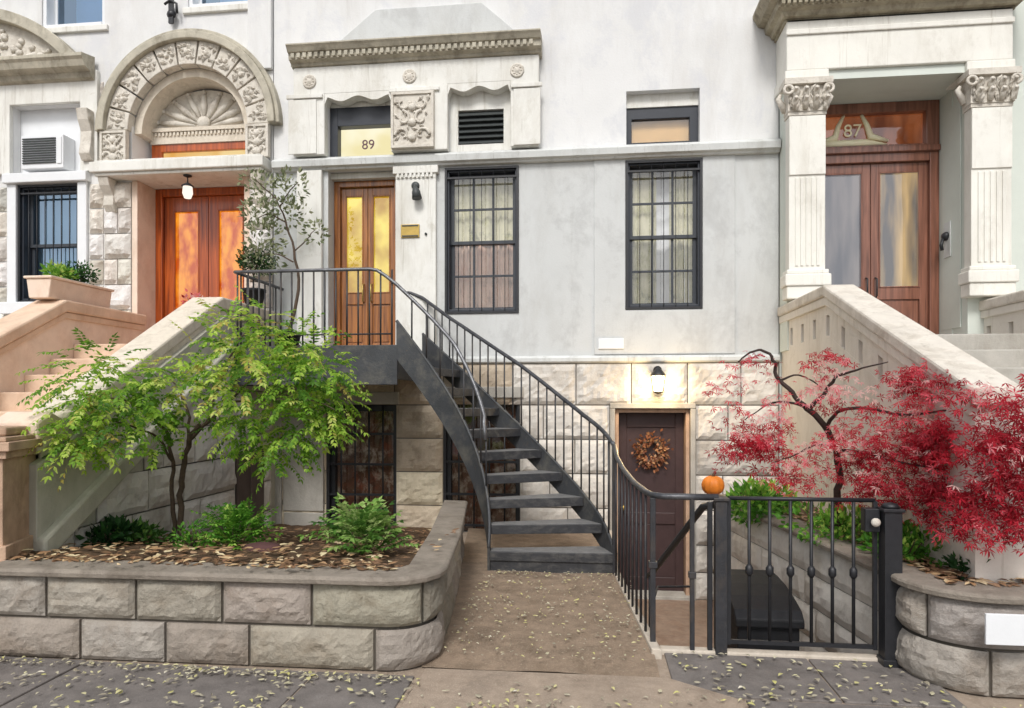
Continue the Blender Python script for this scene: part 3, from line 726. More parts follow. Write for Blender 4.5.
# ------------------------------------------------------------------ the house with the arched doorway
A = thing('townhouse', (-6.6, F, 0), 'white rock-faced stone townhouse with a carved arch over its orange wooden door', 'townhouse')
ax, ar, az = -5.07, .80, 5.05
x0, x1 = -11.0, -3.96
wa, na, ua, ub = (-7.47, -6.60, 2.88, 4.42), (-7.55, -6.55, 4.56, 5.46), (-7.14, -6.25, 6.46, 8.3), (-5.10, -4.22, 6.60, 8.3)
door_hole = (ax-ar, ax+ar, 2.1, 5.86)
b = MB(); mp = lambda s, z, d: (s, F-.014-d, z)
rows = [(2.1+.33*i, 2.1+.33*(i+1)) for i in range(11)]
holes = [(-6.25, x1, 2.1, 5.9), (wa[0]-.14, wa[1]+.14, 2.7, 4.6), (-9.2, -6.30, 4.5, 5.9)]
b.rock(mp, x0, x1, rows, (.35, .75), holes, amp=.055, joint=.02, cell=.045, seed=21, tv=.2)
b.build('stone_wall', ['rockw', 'mortarw'], A)
b = MB(); b.rock(mp, -6.25, -5.87, rows[:7], (.36, .40), [], amp=.05, cell=.05, seed=22, tv=.12); b.build('stone_quoin', ['rockw', 'mortarw'], A)
b = MB(); b.rock(mp, -4.27, x1, rows[:7], (.28, .40), [], amp=.05, cell=.05, seed=23, tv=.12); b.build('stone_quoin', ['rockw', 'mortarw'], A)
MB().wall(x0, x1, -.3, 9.2, F, F+.52, [door_hole, wa, na, ua, ub]).build('wall', 'upper', A)
# smooth upper wall dressing
MB().box(-4.27, x1, F-.06, F-.001, 5.75, 9.2).build('party_pilaster', 'upper', A, bev=.01)
# arch: moulded ring with voussoirs, hood mould, jambs
def arc(r0, r1, a0, a1, n):
    p = [(ax+r1*math.cos(a0+(a1-a0)*i/n), az+r1*math.sin(a0+(a1-a0)*i/n)) for i in range(n+1)]
    return p+[(ax+r0*math.cos(a1-(a1-a0)*i/n), az+r0*math.sin(a1-(a1-a0)*i/n)) for i in range(n+1)]
b = MB(); nv = 11
for k in range(nv):
    a0, a1 = math.pi*k/nv+.012, math.pi*(k+1)/nv-.012
    b.prism(arc(ar+.005, 1.10, a0, a1, 4), 'y', F-.08, F+.05)
    am = (a0+a1)/2
    rv = random.Random(100+k)
    for q in range(16):
        r = rv.uniform(.86, 1.05); aa = am+rv.uniform(-.10, .10); c = Vector((ax+r*math.cos(aa), F-.081, az+r*math.sin(aa)))
        t = rv.uniform(0, 6.28); l = rv.uniform(.03, .06); d = Vector((math.cos(t), 0, math.sin(t)))*l; n = Vector((-math.sin(t), 0, math.cos(t)))*l*.5
        b.face([c-d, c+n+Vector((0, -.008, 0)), c+d, c+Vector((0, -.032, 0))]); b.face([c-d, c+Vector((0, -.032, 0)), c+d, c-n+Vector((0, -.008, 0))])
    b.lathe([(.035, 0), (.025, -.03), (.0001, -.034)], (ax+.955*math.cos(am), F-.08, az+.955*math.sin(am)), 8, 'y')
b.build('voussoir_ring', 'carve', A, bev=.008)
MB().prism(arc(1.10, 1.19, -.0, math.pi, 36), 'y', F-.15, F+.04).prism(arc(1.19, 1.24, -.0, math.pi, 36), 'y', F-.11, F+.03).build('hood_mould', 'hood', A, bev=.01)
b = MB()
n = 24
b.prism(arc(.70, ar+.004, 0, math.pi, n), 'y', F+.05, F+.38)
b.build('arch_soffit', 'capstone', A)
carved('carved_jamb', ax-1.16, ax-ar-.004, 4.63, az-.01, F-.10, 'carve', A, 6); carved('carved_jamb', ax+ar+.004, ax+1.10, 4.63, az-.01, F-.10, 'carve', A, 8)
MB().box(ax-1.20, ax+ar+.30, F-.26, F+.50, 4.47, 4.60).box(ax-1.16, ax+ar+.26, F-.22, F+.50, 4.43, 4.469).box(ax-1.16, ax+ar+.26, F-.23, F+.3, 4.601, 4.625).build('door_ledge', 'cream', A, bev=.012)
for bx in (ax-1.13, ax+ar+.10):
    MB().prism([(F-.20, 4.428), (F-.0, 4.428), (F-.0, 4.02), (F-.05, 4.02), (F-.10, 4.10), (F-.09, 4.22), (F-.17, 4.33)], 'x', bx, bx+.14).build('bracket', 'carve', A, bev=.01)
MB().box(ax-ar-.001, ax-ar+.075, F+.0, F+.51, 2.2, 4.43).build('door_jamb', 'peach', A, bev=.006); MB().box(ax+ar-.075, ax+ar+.001, F, F+.51, 2.2, 4.43).build('door_jamb', 'peach', A, bev=.006)
# tympanum with a shell, dentil beam, lit transom
b = MB(); ty = F+.33
b.prism([(ax-.72, 5.20)]+[(ax+.72*math.cos(math.pi-math.pi*i/24), 5.20+.50*math.sin(math.pi*i/24)) for i in range(25)], 'y', ty, ty+.05)
for k in range(9):
    a = math.pi*(k+.5)/9; d = Vector((math.cos(a), 0, math.sin(a)*.68))
    b.tube([Vector((ax, ty, 5.22))+d*.12, Vector((ax, ty-.012, 5.22))+d*.40, Vector((ax, ty-.008, 5.22))+d*.62], [.015, .045, .03], 7)
    b.lathe([(.035, 0), (.025, -.03), (.0001, -.035)], Vector((ax, ty, 5.22))+d*.66, 8, 'y')
b.lathe([(.10, 0), (.08, -.05), (.0001, -.07)], (ax, ty, 5.26), 14, 'y')
b.build('shell_tympanum', 'carve', A)
b = MB(); b.box(ax-.74, ax+.74, ty-.04, ty+.06, 5.00, 5.20)
for i in range(28):
    x = ax-.72+.052*i; b.box(x, x+.03, ty-.062, ty-.04, 5.10, 5.145)
b.box(ax-.74, ax+.74, ty-.075, ty-.0405, 5.15, 5.198).build('dentil_beam', 'capstone', A)
b = MB(); b.wall(ax-.74, ax+.74, 4.63, 4.998, ty-.02, ty+.06, [(ax-.60, ax+.60, 4.69, 4.90)]); t = b.build('transom_window', 'redwood', A, bev=.006)
b = MB(); b.face([(ax-.6, ty+.03, 4.69), (ax+.6, ty+.03, 4.69), (ax+.6, ty+.03, 4.90), (ax-.6, ty+.03, 4.90)]); b.build('pane', 'amber', t)
double_door(A, ax-ar+.07, ax+ar-.07, 2.2, 4.428, F+.42, 'redwood', 'orange', (.28, .87), stile=.13, fw=.10, handle='brass')
# window with air conditioner above, pedimented hood
sash_window(A, *wa, F, cols=1, rows=2, curtains=((0, 1, 0, 1, 'white', 5),), grille=(6, (.93,), .006), glass='glassb')  # white sheet behind tinted glass stands for a pale teal reflection
MB().box(wa[0]-.13, wa[0]-.002, F-.05, F-.001, 2.80, 4.43).box(wa[1]+.002, wa[1]+.13, F-.05, F-.001, 2.80, 4.43).box(wa[0]-.16, wa[1]+.16, F-.10, F+.02, 4.43, 4.555).box(wa[0]-.18, wa[1]+.18, F-.12, F+.06, 2.72, 2.875).build('window_surround', 'white', A, bev=.01)
MB().wall(-9.2, -6.31, 4.56, 5.86, F-.06, F-.001, [na]).build('hood_frieze', 'cream', A, bev=.008)
MB().box(na[0]+.002, na[1]-.002, F+.12, F+.2, 4.562, 5.459).build('niche_panel', 'white', A)
MB().sweep([(.062, 5.72), (.12, 5.74), (.14, 5.80), (.24, 5.83), (.27, 5.90), (.30, 5.93), (.30, 5.97), (.06, 6.02)], [((-9.2, F, 0), (0, -1, 0)), ((-6.34, F, 0), (0, -1, 0))]).build('window_hood', 'hood', A)
for bx in (-6.50,):
    b = MB(); b.prism([(F-.20, 5.32), (F-.061, 5.32), (F-.061, 4.68), (F-.10, 4.68), (F-.15, 4.76), (F-.12, 4.92), (F-.11, 5.05), (F-.17, 5.18)], 'x', bx, bx+.15)
    b.lathe([(.05, 0), (.03, .004), (.0001, .012)], (bx+.15, F-.14, 5.22), 12, 'x'); b.build('console', 'carve', A, bev=.01)
# segmental pediment with carving, centred further along
cxp, rp_ = -8.1, 2.1
def parc(r0, r1, a0, a1, n, cz): 
    p = [(cxp+r1*math.cos(a0+(a1-a0)*i/n), cz+r1*math.sin(a0+(a1-a0)*i/n)) for i in range(n+1)]
    return p+[(cxp+r0*math.cos(a1-(a1-a0)*i/n), cz+r0*math.sin(a1-(a1-a0)*i/n)) for i in range(n+1)]
MB().prism(parc(1.98, 2.12, rad(42), rad(138), 30, 4.60), 'y', F-.20, F-.055).build('pediment_arch', 'hood', A, bev=.01)
b = MB(); rn = random.Random(9)
b.prism([(cxp-1.35, 6.025), (cxp+1.35, 6.025)]+[(cxp+1.98*math.cos(rad(46+88*i/20)), 4.6+1.98*math.sin(rad(46+88*i/20))) for i in range(21)], 'y', F-.075, F-.055)
for k in range(70):
    x = cxp+rn.uniform(-1.15, 1.15); zt = 4.6+math.sqrt(1.95**2-(x-cxp)**2); z = rn.uniform(6.06, max(6.1, zt-.06))
    if z < zt-.03:
        r = rn.uniform(.03, .06); b.lathe([(r, 0), (r*.7, -.03), (.0001, -.045)], (x, F-.075, z), 8, 'y')
b.build('pediment_carving', 'carve', A)
for u in (ua, ub):
    sash_window(A, *u, F, cols=1, rows=2, curtains=((.3, 1, 0, 1, 'skyrefl', 1),), glass='glassb', fm='white', sm='white')  # blue sheet here is painted sky reflection, not a blind
    MB().box(u[0]-.06, u[1]+.06, F-.04, F+.04, u[2]-.08, u[2]-.002).build('window_sill', 'cream', A, bev=.01)
MB().box(x0, x1, F, F+8, 9.2, 9.4).build('roof', 'dkgrey', A)

o = thing('air_conditioner', (-7.05, F-.02, 4.58), 'white window air conditioner with ribbed front above the barred window', 'air conditioner')
MB().box(-7.36, -6.76, F-.09, F+.12, 4.60, 5.04).build('case', 'white', o, bev=.012)
b = MB()
for i in range(11): b.box(-7.33, -6.86, F-.105, F-.091, 4.67+.031*i, 4.685+.031*i)
b.build('front_grille', 'dkgrey', o); MB().box(-6.84, -6.78, F-.10, F-.091, 4.66, 5.0).build('control_panel', 'white', o)
o = thing('hanging_lantern', (-5.03, F-.12, 4.43), 'small glass lantern hanging under the ledge in front of the orange door', 'lantern')
b = MB(); b.lathe([(.05, 4.43), (.05, 4.415), (.012, 4.40), (.0001, 4.40)], (-5.03, F-.12, 0), 10); b.tube([(-5.03, F-.12, 4.41), (-5.03, F-.12, 4.33)], .007, 6); b.lathe([(.001, 4.345), (.07, 4.30), (.075, 4.285), (.0001, 4.285)], (-5.03, F-.12, 0), 10)
b.build('cap', 'iron', o); MB().lathe([(.0001, 4.13), (.04, 4.14), (.062, 4.20), (.055, 4.284), (.0001, 4.284)], (-5.03, F-.12, 0), 12).build('globe', 'bulbw', o)
o = thing('wall_anchor', (-5.14, F-.06, 6.4), 'black iron anchor plate between the upper windows above the carved arch', 'wall anchor')
b = MB(); b.lathe([(.06, 0), (.06, -.02), (.02, -.05), (.0001, -.05)], (-5.28, F-.06, 6.50), 10, 'y'); b.box(-5.31, -5.25, F-.09, F-.06, 6.38, 6.68); b.tube([(-5.36, F-.09, 6.62), (-5.28, F-.1, 6.66), (-5.20, F-.09, 6.62), (-5.19, F-.09, 6.50)], .016, 6)
b.build('iron_plate', 'iron', o)

# ------------------------------------------------------------------ sandstone stoop of that house
S = thing('stoop', (-4.9, 5.6, 0), 'sandstone stoop with sloping cheek walls rising to the orange arched door', 'stoop')
LX = -3.90
b = MB()
Yl = 7.0; zl = 2.22; sl = .55
for k in range(12):
    yk = Yl-.33*k; zk = zl-.1815*k
    b.box(-5.70, LX-.26, yk-.02 if k else Yl-.02, yk+.33 if k else 8.195, max(-.05, zk-.30), zk)
b.build('step', 'sand', S, bev=.012)
def cheek(xa, xb, m, name, ybot, cap_m, zpk=2.56, y_pk=6.85, ow=.05):
    zb = zpk-sl*(y_pk-ybot)
    poly = [(8.195, -.1), (8.195, zpk), (y_pk, zpk), (ybot, zb), (ybot, -.1)]
    MB().prism(poly, 'x', xa, xb).build(name, m, S)
    cp = [(8.19, zpk+.002), (y_pk, zpk+.002), (ybot-.06, zb-.03), (ybot-.06, zb+.09), (y_pk-.02, zpk+.13), (8.19, zpk+.13)]
    MB().prism(cp, 'x', xa-ow, xb+ow).build('cheek_cap', cap_m, S, bev=.02)
    cp2 = [(8.19, zpk-.07), (y_pk, zpk-.07), (ybot, zb-.07), (ybot, zb-.004), (y_pk, zpk-.002), (8.19, zpk-.002)]
    MB().prism(cp2, 'x', xa-ow*.5, xb+ow*.5).build('cap_moulding', cap_m, S, bev=.008)
cheek(-5.98, -5.70, 'peach', 'cheek_wall', 4.4, 'sand')
cheek(LX-.26, LX, 'greencheek', 'cheek_wall', 4.45, 'capstone')
# rock-faced base of the street side cheek, string band, shuttered opening
b = MB(); mp = lambda s, z, d: (LX+.012+d, s, z)
sh = (7.14, 7.80, -.1, 1.10)
bz = lambda y_: .664+.62*(y_-4.506)
rws = [(-.1+.36*i, -.1+.36*(i+1)) for i in range(6)]
b.rock(mp, 4.3, 8.0, rws, (.4, .8), [sh]+[(4.0, 4.506+(c1-.664)/.62, c0, c1) for c0, c1 in rws if c1 > .6], amp=.035, cell=.06, seed=31, tv=.2, tcol=lambda rn, s, z, t: (t*1.1, t*1.1, t*1.1, 1))
b.build('cheek_base', ['base', 'mortar'], S)
bz = lambda y_: .664+.62*(y_-4.506)
MB().prism([(4.35, bz(4.35)+.03), (6.9, bz(6.9)+.03), (6.9, 2.5), (6.85, 2.50), (4.45, 1.19), (4.35, 1.15)], 'x', LX+.002, LX+.075).build('cheek_panel', 'greencheek', S, bev=.006)
MB().prism([(4.35, bz(4.35)-.12), (6.9, bz(6.9)-.12), (6.9, bz(6.9)+.06), (4.35, bz(4.35)+.06)], 'x', LX+.004, LX+.14).build('string_band', 'capstone' and 'greencheek', S, bev=.02)
MB().box(LX-.0, LX+.03, 7.16, 7.78, -.1, 1.08).box(LX+.0301, LX+.045, 7.44, 7.50, -.1, 1.08).build('shutter', 'shutter', S, bev=.004)
MB().box(LX+.0, LX+.09, 7.10, 7.86, 1.10, 1.24).build('lintel', 'graystone', S, bev=.01)
# newel pedestal at the street, turned outwards, with a scroll on top
pm = Matrix.Translation((-4.24, 4.10, 0)) @ Matrix.Rotation(rad(20), 4, 'Z')
b = MB()
b.box(-.42, .42, -.26, .26, 0, 1.22, pm)
b.box(-.45, .45, -.29, .29, 1.221, 1.27, pm).box(-.48, .48, -.32, .32, 1.271, 1.33, pm).box(-.45, .45, -.29, .29, 1.331, 1.36, pm).box(-.45, .45, -.29, .29, 0, .66, pm)
for q in ((-.34, -.28, .74, 1.12), (.28, .34, .74, 1.12), (-.279, .279, .74, .80), (-.279, .279, 1.06, 1.12)): b.box(q[0], q[1], -.285, -.262, q[2], q[3], pm)
b.box(-.20, .20, -.272, -.2605, .86, 1.0, pm)
b.build('newel_pedestal', 'sandd', S, bev=.008)
b = MB()
pts = []
for k in range(26):
    q = k/25; r = .19*(1-.72*q); a = rad(200)-q*rad(560)
    pts.append(pm @ Vector((-.12+r*math.cos(a), 0, 1.58+r*math.sin(a))))
b.tube(pts, [.07-.03*k/25 for k in range(26)], 8)
b.box(-.44, .40, -.17, .17, 1.362, 1.42, pm)
b.build('scroll', 'sandd', S, bev=.02)
MB().prism([(4.38, 1.30), (4.58, 1.36), (4.62, 1.46), (4.50, 1.52), (4.36, 1.44)], 'x', LX-.30, LX+.06).build('cap_end_block', 'peach', S, bev=.02)
o = thing('planter_box', (-5.84, 7.05, 2.69), 'long peach stone planter box of greenery on the level cheek wall of the sandstone stoop', 'planter box')
MB().prism([(-5.97, 2.692), (-5.74, 2.692), (-5.71, 2.90), (-6.0, 2.90)], 'y', 6.68, 7.62).box(-6.02, -5.69, 6.66, 7.64, 2.901, 2.93).build('box', 'peach', o, bev=.01)

# ------------------------------------------------------------------ the house with the portico
P_ = thing('townhouse', (3.3, F, 0), 'white townhouse with a columned portico and mahogany double doors', 'townhouse')
YF = 7.75
b = MB(); b.wall(2.18, 9.0, -.3, 9.2, F+.001, F+.36, [(2.56, 4.05, 2.15, 5.10)]); b.build('wall', 'rgreen', P_)
def pilaster(xa, xb):
    b = MB(); cx, hw = (xa+xb)/2, (xb-xa)/2
    b.box(xa, xb, YF, YF+.14, 3.02, 4.70)
    for i in range(5):
        x = xa+.05+(xb-xa-.10)*(i+.5)/5; b.box(x-.016, x+.016, YF-.014, YF-.0005, 3.06, 4.02)
    b.box(xa-.0, xb+.0, YF-.016, YF-.0008, 4.05, 4.69).build('column_shaft', 'rcream', P_, bev=.006)
    b = MB(); b.box(xa-.03, xb+.03, YF-.03, YF+.16, 2.97, 3.019).box(xa-.05, xb+.05, YF-.05, YF+.17, 2.84, 2.969).box(xa-.03, xb+.03, YF-.03, YF+.16, 2.70, 2.839); b.build('column_base', 'rcream', P_, bev=.012)
    b = MB(); b.box(xa-.01, xb+.01, YF-.01, YF+.15, 4.701, 4.74).box(xa-.015, xb+.015, YF-.02, YF+.15, 4.741, 5.02)
    b.box(xa-.06, xb+.06, YF-.07, YF+.18, 5.021, 5.085)
    rn = random.Random(2)
    for row, z in ((0, 4.76), (1, 4.86)):
        for i in range(4):
            x = xa+(xb-xa)*(i+.5*(1+row%2*0))/3.5; d = Vector((0, -1, 0))
            b.tube([(x, YF-.022, z), (x, YF-.045, z+.07), (x, YF-.085, z+.11), (x, YF-.10, z+.09)], [.030, .034, .026, .010], 6)
    for sx in (-1, 1):
        pts = [(cx+sx*(hw+.02)+.045*math.cos(a)*sx, YF-.055, 4.965+.045*math.sin(a)) for a in [rad(200-k*24) for k in range(16)]]
        b.tube(pts, .017, 6)
        b.tube([(xa-.02 if sx < 0 else xb+.02, YF+.10, 4.78), (cx+sx*(hw+.05), YF+.10, 4.86), (cx+sx*(hw+.09), YF+.1, 4.93), (cx+sx*(hw+.06), YF+.1, 4.97)], [.03, .035, .03, .02], 6)
    for q in range(46):
        c_ = Vector((rn.uniform(xa, xb), YF-.03-rn.uniform(0, .03), rn.uniform(4.76, 4.98))); t_ = rn.uniform(-.6, .6); l_ = rn.uniform(.03, .055)
        d_ = Vector((math.sin(t_), -.25, math.cos(t_)))*l_; n_ = Vector((math.cos(t_), 0, -math.sin(t_)))*l_*.45
        b.face([c_-d_, c_+n_, c_+d_, c_+Vector((0, -.025, 0))]); b.face([c_-d_, c_+Vector((0, -.025, 0)), c_+d_, c_-n_])
    b.build('capital', 'carve', P_)
pilaster(2.16, 2.54); pilaster(4.02, 4.42)
MB().box(2.14, 4.44, YF+.01, F+.0, 5.20, 5.758).box(2.12, 2.58, YF, F, 5.086, 5.199).box(3.98, 4.46, YF, F, 5.086, 5.199).box(2.13, 4.45, YF-.012, YF+.009, 5.58, 5.64).build('entablature', 'rcream', P_, bev=.012)
cor = [(q_[0], q_[1]+.04) for q_ in [(-.001, 5.721), (.05, 5.725), (.07, 5.77), (.12, 5.79), (.13, 5.86), (.20, 5.88), (.24, 5.95), (.26, 5.98), (.26, 6.02), (.0, 6.06)]]
nrm = lambda x, y_: (x, y_, 0)
b = MB(); b.sweep(cor, [((2.14, F, 0), (-1, 0, 0)), ((2.14, YF, 0), (-1, -1, 0)), ((4.44, YF, 0), (1, -1, 0)), ((4.44, F, 0), (1, 0, 0))])
for i in range(44):
    x = 2.04+.058*i; b.box(x, x+.034, YF-.175, YF-.12, 5.84, 5.895)
b.box(2.12, 4.46, YF+.01, F, 5.73, 6.05).build('cornice', 'rcorn', P_)
MB().box(2.541, 4.019, YF+.05, F-.001, 5.10, 5.198).build('soffit', 'rgreen', P_)
MB().box(4.06, 4.40, YF+.145, 8.6, 2.15, 5.085).build('reveal', 'rgreen', P_, bev=.006)
MB().box(2.18, 2.55, YF+.145, 8.6, 2.15, 5.085).build('reveal', 'rgreen', P_, bev=.006)
MB().box(4.046, 4.059, 8.02, 8.42, 2.4, 4.9).build('reveal_panel', 'rgreen', P_, bev=.006)
double_door(P_, 2.565, 4.045, 2.22, 4.50, 8.52, 'mahog', ('bluerefl', 'tanglow'), (.31, .91), stile=.09, fw=.10, handle='iron')  # glow panels paint a bluish reflection and a tan tone behind the glass
b = MB(); b.wall(2.565, 4.045, 4.501, 5.098, 8.46, 8.56, [(2.70, 3.90, 4.60, 4.98)]); fl = b.build('fanlight', 'mahog', P_, bev=.008)
b = MB(); b.box(2.565, 4.045, 8.43, 8.459, 4.505, 4.57).build('transom_bar', 'mahog', fl, bev=.006)
b = MB(); b.face([(2.70, 8.53, 4.60), (3.90, 8.53, 4.60), (3.90, 8.53, 4.98), (2.70, 8.53, 4.98)]); b.build('pane', 'glass', fl)
b = MB(); b.face([(2.60, 8.64, 4.5), (4.0, 8.64, 4.5), (4.0, 8.64, 5.05), (2.60, 8.64, 5.05)]); b.build('interior', 'fanglow', fl)
text('numeral', '87', .21, (3.10, 8.515, 4.79), 'gold', fl)
b = MB()
for sx in (-1, 1):
    b.tube([(3.10+sx*.10, 8.52, 4.98), (3.10+sx*.16, 8.52, 4.86), (3.10+sx*.20, 8.52, 4.72), (3.10+sx*.40, 8.52, 4.66)], [.018, .03, .045, .018], 6)
b.tube([(2.72, 8.52, 4.64), (2.95, 8.52, 4.64), (3.25, 8.52, 4.64), (3.48, 8.52, 4.62)], [.045, .05, .05, .015], 6)
b.build('gilt_scroll', 'gold', fl)
MB().box(2.18, 9.0, F, F+8, 9.2, 9.4).build('roof', 'dkgrey', P_)
o = thing('door_bell', (4.04, 8.26, 3.45), 'black doorbell with a pale backplate on the portico side wall', 'doorbell')
MB().box(4.030, 4.045, 8.20, 8.34, 3.22, 3.62).build('backplate', 'ledge', o, bev=.004)
b = MB(); b.lathe([(.05, 0), (.05, -.02), (.03, -.05), (.0001, -.055)], (4.030, 8.27, 3.46), 12, 'x'); b.tube([(3.99, 8.27, 3.44), (3.97, 8.27, 3.36), (3.98, 8.27, 3.30)], .018, 6); b.build('button', 'iron', o)

Q = thing('stoop', (3.3, 5.8, 0), 'pale stoop with balustraded cheek walls rising to the mahogany portico doors', 'stoop')
b = MB()
for k in range(11):
    yk = 6.64-.38*k; zk = 2.2-.17*k
    if k < 7: b.box(2.50, 4.20, yk-.02+.001*k, yk+.38 if k else 8.5, max(-.05, zk-.3), zk)
b.build('step', 'graystone', Q, bev=.012)
MB().box(2.505, 4.215, 4.22, 4.33, -.1, 1.14).build('step_base', 'rcream', Q, bev=.01)
def rcheek(xa, xb, ybot):
    zt = lambda y_: 2.56 if y_ > 6.64 else 2.56-.40*(6.64-y_)
    def band(d0, d1, ya, yb): 
        ys = [ya]+([6.64] if ya < 6.64 < yb else [])+[yb]
        return [(q, zt(q)+d0) for q in ys]+[(q, zt(q)+d1) for q in ys[::-1]]
    b = MB(); y1_ = 8.19
    b.prism([(y1_, -.1), (y1_, zt(y1_)-.36), (6.64, zt(6.64)-.36), (ybot, zt(ybot)-.36), (ybot, -.1)], 'x', xa, xb)
    b.prism(band(-.17, -.0, ybot+.002, 8.188), 'x', xa+.001, xb-.001)
    y_ = 8.187; q = 0
    while y_ > ybot+.5:
        w = .30 if q else .34; q += 1
        b.prism([(y_-w, zt(y_-w)-.365), (y_, zt(y_)-.365), (y_, zt(y_)-.165), (y_-w, zt(y_-w)-.165)], 'x', xa+.002, xb-.002); y_ -= w+.085
    b.prism([(ybot+.004, zt(ybot)-.365), (y_, zt(y_)-.365), (y_, zt(y_)-.165), (ybot+.004, zt(ybot)-.165)], 'x', xa+.002, xb-.002)
    b.prism(band(-.364, -.172, ybot+.006, 8.186), 'x', xa+.14, xb-.06)
    b.build('cheek_wall', 'rcheek', Q)
    MB().prism(band(.001, .11, ybot-.05, 8.19), 'x', xa-.05, xb-.06).build('cheek_cap', 'capgrey', Q, bev=.02)
    MB().prism(band(-.08, -.001, ybot-.0, 8.19), 'x', xa-.03, xb-.02).build('cap_moulding', 'rcheek', Q, bev=.008)
rcheek(2.2, 2.50, 4.2); rcheek(4.22, 4.52, 4.2)

# ------------------------------------------------------------------ planters
def path_pts(pts, seg=.05):
    """resample a polyline; returns function s -> (point, outward normal) and total length"""
    P = [Vector((x, y_, 0)) for x, y_ in pts]; D = [0]
    for a, b_ in zip(P, P[1:]): D.append(D[-1]+(b_-a).length)
    nr = []
    for i in range(len(P)):
        d = (P[min(i+1, len(P)-1)]-P[max(i-1, 0)]).normalized(); nr.append(Vector((d.y, -d.x, 0)))
    def f(s):
        s = max(0, min(D[-1], s))
        for i in range(len(P)-1):
            if s <= D[i+1]+1e-9:
                t = (s-D[i])/(D[i+1]-D[i]); return P[i].lerp(P[i+1], t), nr[i].lerp(nr[i+1], t).normalized()
        return P[-1], nr[-1]
    return f, D[-1]
def corner(cx, cy, r, a0, a1, n=8):
    return [(cx+r*math.cos(rad(a0+(a1-a0)*i/n)), cy+r*math.sin(rad(a0+(a1-a0)*i/n))) for i in range(n+1)]
lp = [(-3.72, 3.87), (-2.5, 3.89), (-1.5, 3.905)]+corner(-1.215, 4.175, .27, -90, -4)+[(-1.06, 5.2), (-1.31, 6.9)]
f, Ltot = path_pts(lp)
PL = thing('stone_planter', (-2.4, 4.0, 0), 'rock-faced stone planter with rounded corner, two courses and a worn coping, holding the green shrub', 'planter')
b = MB(); mp = lambda s, z, d: f(s)[0]+f(s)[1]*d+Vector((0, 0, z))
b.rock(mp, .0, Ltot, [(0, .255), (.255, .515)], (.48, .80), [], amp=.030, joint=.018, cell=.026, seed=41, tv=.2)
b.mi = 1
ring = [f(Ltot*i/60) for i in range(61)]
b.sweep([(-.02, -.1), (-.02, .515), (-.16, .515), (-.16, -.1)], ring)
b.build('wall', ['plant', 'plmortar'], PL)
cop = [(.05, .517), (.062, .524), (.066, .548), (.06, .560), (.045, .567), (-.17, .575), (-.17, .516)]
MB().sweep(cop, ring).build('coping', 'coping', PL)
# right-hand bed: smooth wall along the sunk area, rock-faced front
rp = [(1.36, 7.66), (1.64, 5.9), (1.845, 4.38)]+corner(2.18, 4.27, .335, 178, 268)[1:]+[(2.75, 3.925)]
f2, L2 = path_pts(rp)
s_c = sum((Vector(rp[i+1])-Vector(rp[i])).length for i in range(2))
PR = thing('stone_planter', (2.0, 4.2, 0), 'stone planter with a curved corner beside the iron gate post, holding the red maple', 'planter')
b = MB(); mp = lambda s, z, d: f2(s)[0]+f2(s)[1]*d+Vector((0, 0, z))
b.rock(mp, s_c-.02, L2, [(0, .255), (.255, .515)], (.42, .62), [], amp=.034, joint=.018, cell=.026, seed=52, tv=.14, tcol=lambda rn, s, z, t: (t*1.1, t*1.1, t*1.12, 1))
b.mi = 1
ring2 = [f2(L2*i/60) for i in range(61)]
b.sweep([(-.03, -.9), (-.03, .515), (-.16, .515), (-.16, -.9)], ring2)
b.build('wall', ['plant', 'plmortar'], PR)
b = MB(); b.rock(mp, .0, s_c-.03, [(AZ+.25*i, AZ+.25*(i+1)) for i in range(5)], (.6, 1.0), [], amp=.02, joint=.008, cell=.06, seed=53, tv=.08, flat=.2, tcol=lambda rn, s, z, t: (t*1.12, t*1.12, t*1.12, 1))
b.build('side_wall', ['base', 'mortar'], PR)
MB().sweep(cop, ring2).build('coping', 'coping', PR)
o = box_ob('sign_plate', 'white', None, 2.035, 2.30, 3.785, 3.80, .335, .495, bev=.003, origin=(2.27, 3.83, .3))
tag(o, 'blank white plate fixed to the front of the planter holding the red maple', 'plate')

def soil(name, xa, xb, ya, yb, zf, nx, ny, seed):
    b = MB(); g = {}
    for j in range(ny+1):
        for i in range(nx+1):
            y_ = ya+(yb-ya)*j/ny; x = xa(y_)+(xb(y_)-xa(y_))*i/nx
            z = zf(x, y_)+.03*noise.noise(Vector((x*6, y_*6, seed)))+.015*noise.noise(Vector((x*17, y_*17, seed)))
            g[i, j] = b.bm.verts.new((x, y_, z))
    for j in range(ny):
        for i in range(nx): b.fv([g[i, j], g[i+1, j], g[i+1, j+1], g[i, j+1]]).smooth = True
    return tag(b.build(name, 'soil'), kind='structure')
zs_l = lambda x, y_: .55-.50*max(0, min(1, (y_-4.3)/3.6))
soil('soil', lambda y_: -3.88, lambda y_: -1.09 if y_ < 4.4 else -1.07-.13*(y_-4.4), 3.98, 8.18, zs_l, 50, 60, 1)
zs_r = lambda x, y_: .545
def xr_l(y_):
    return 1.55+(1.96-1.55)*max(0, min(1, (7.5-y_)/3.1))
soil('soil', xr_l, lambda y_: 2.7 if y_ < 4.25 else 2.21, 4.02, 7.9, zs_r, 16, 50, 2)

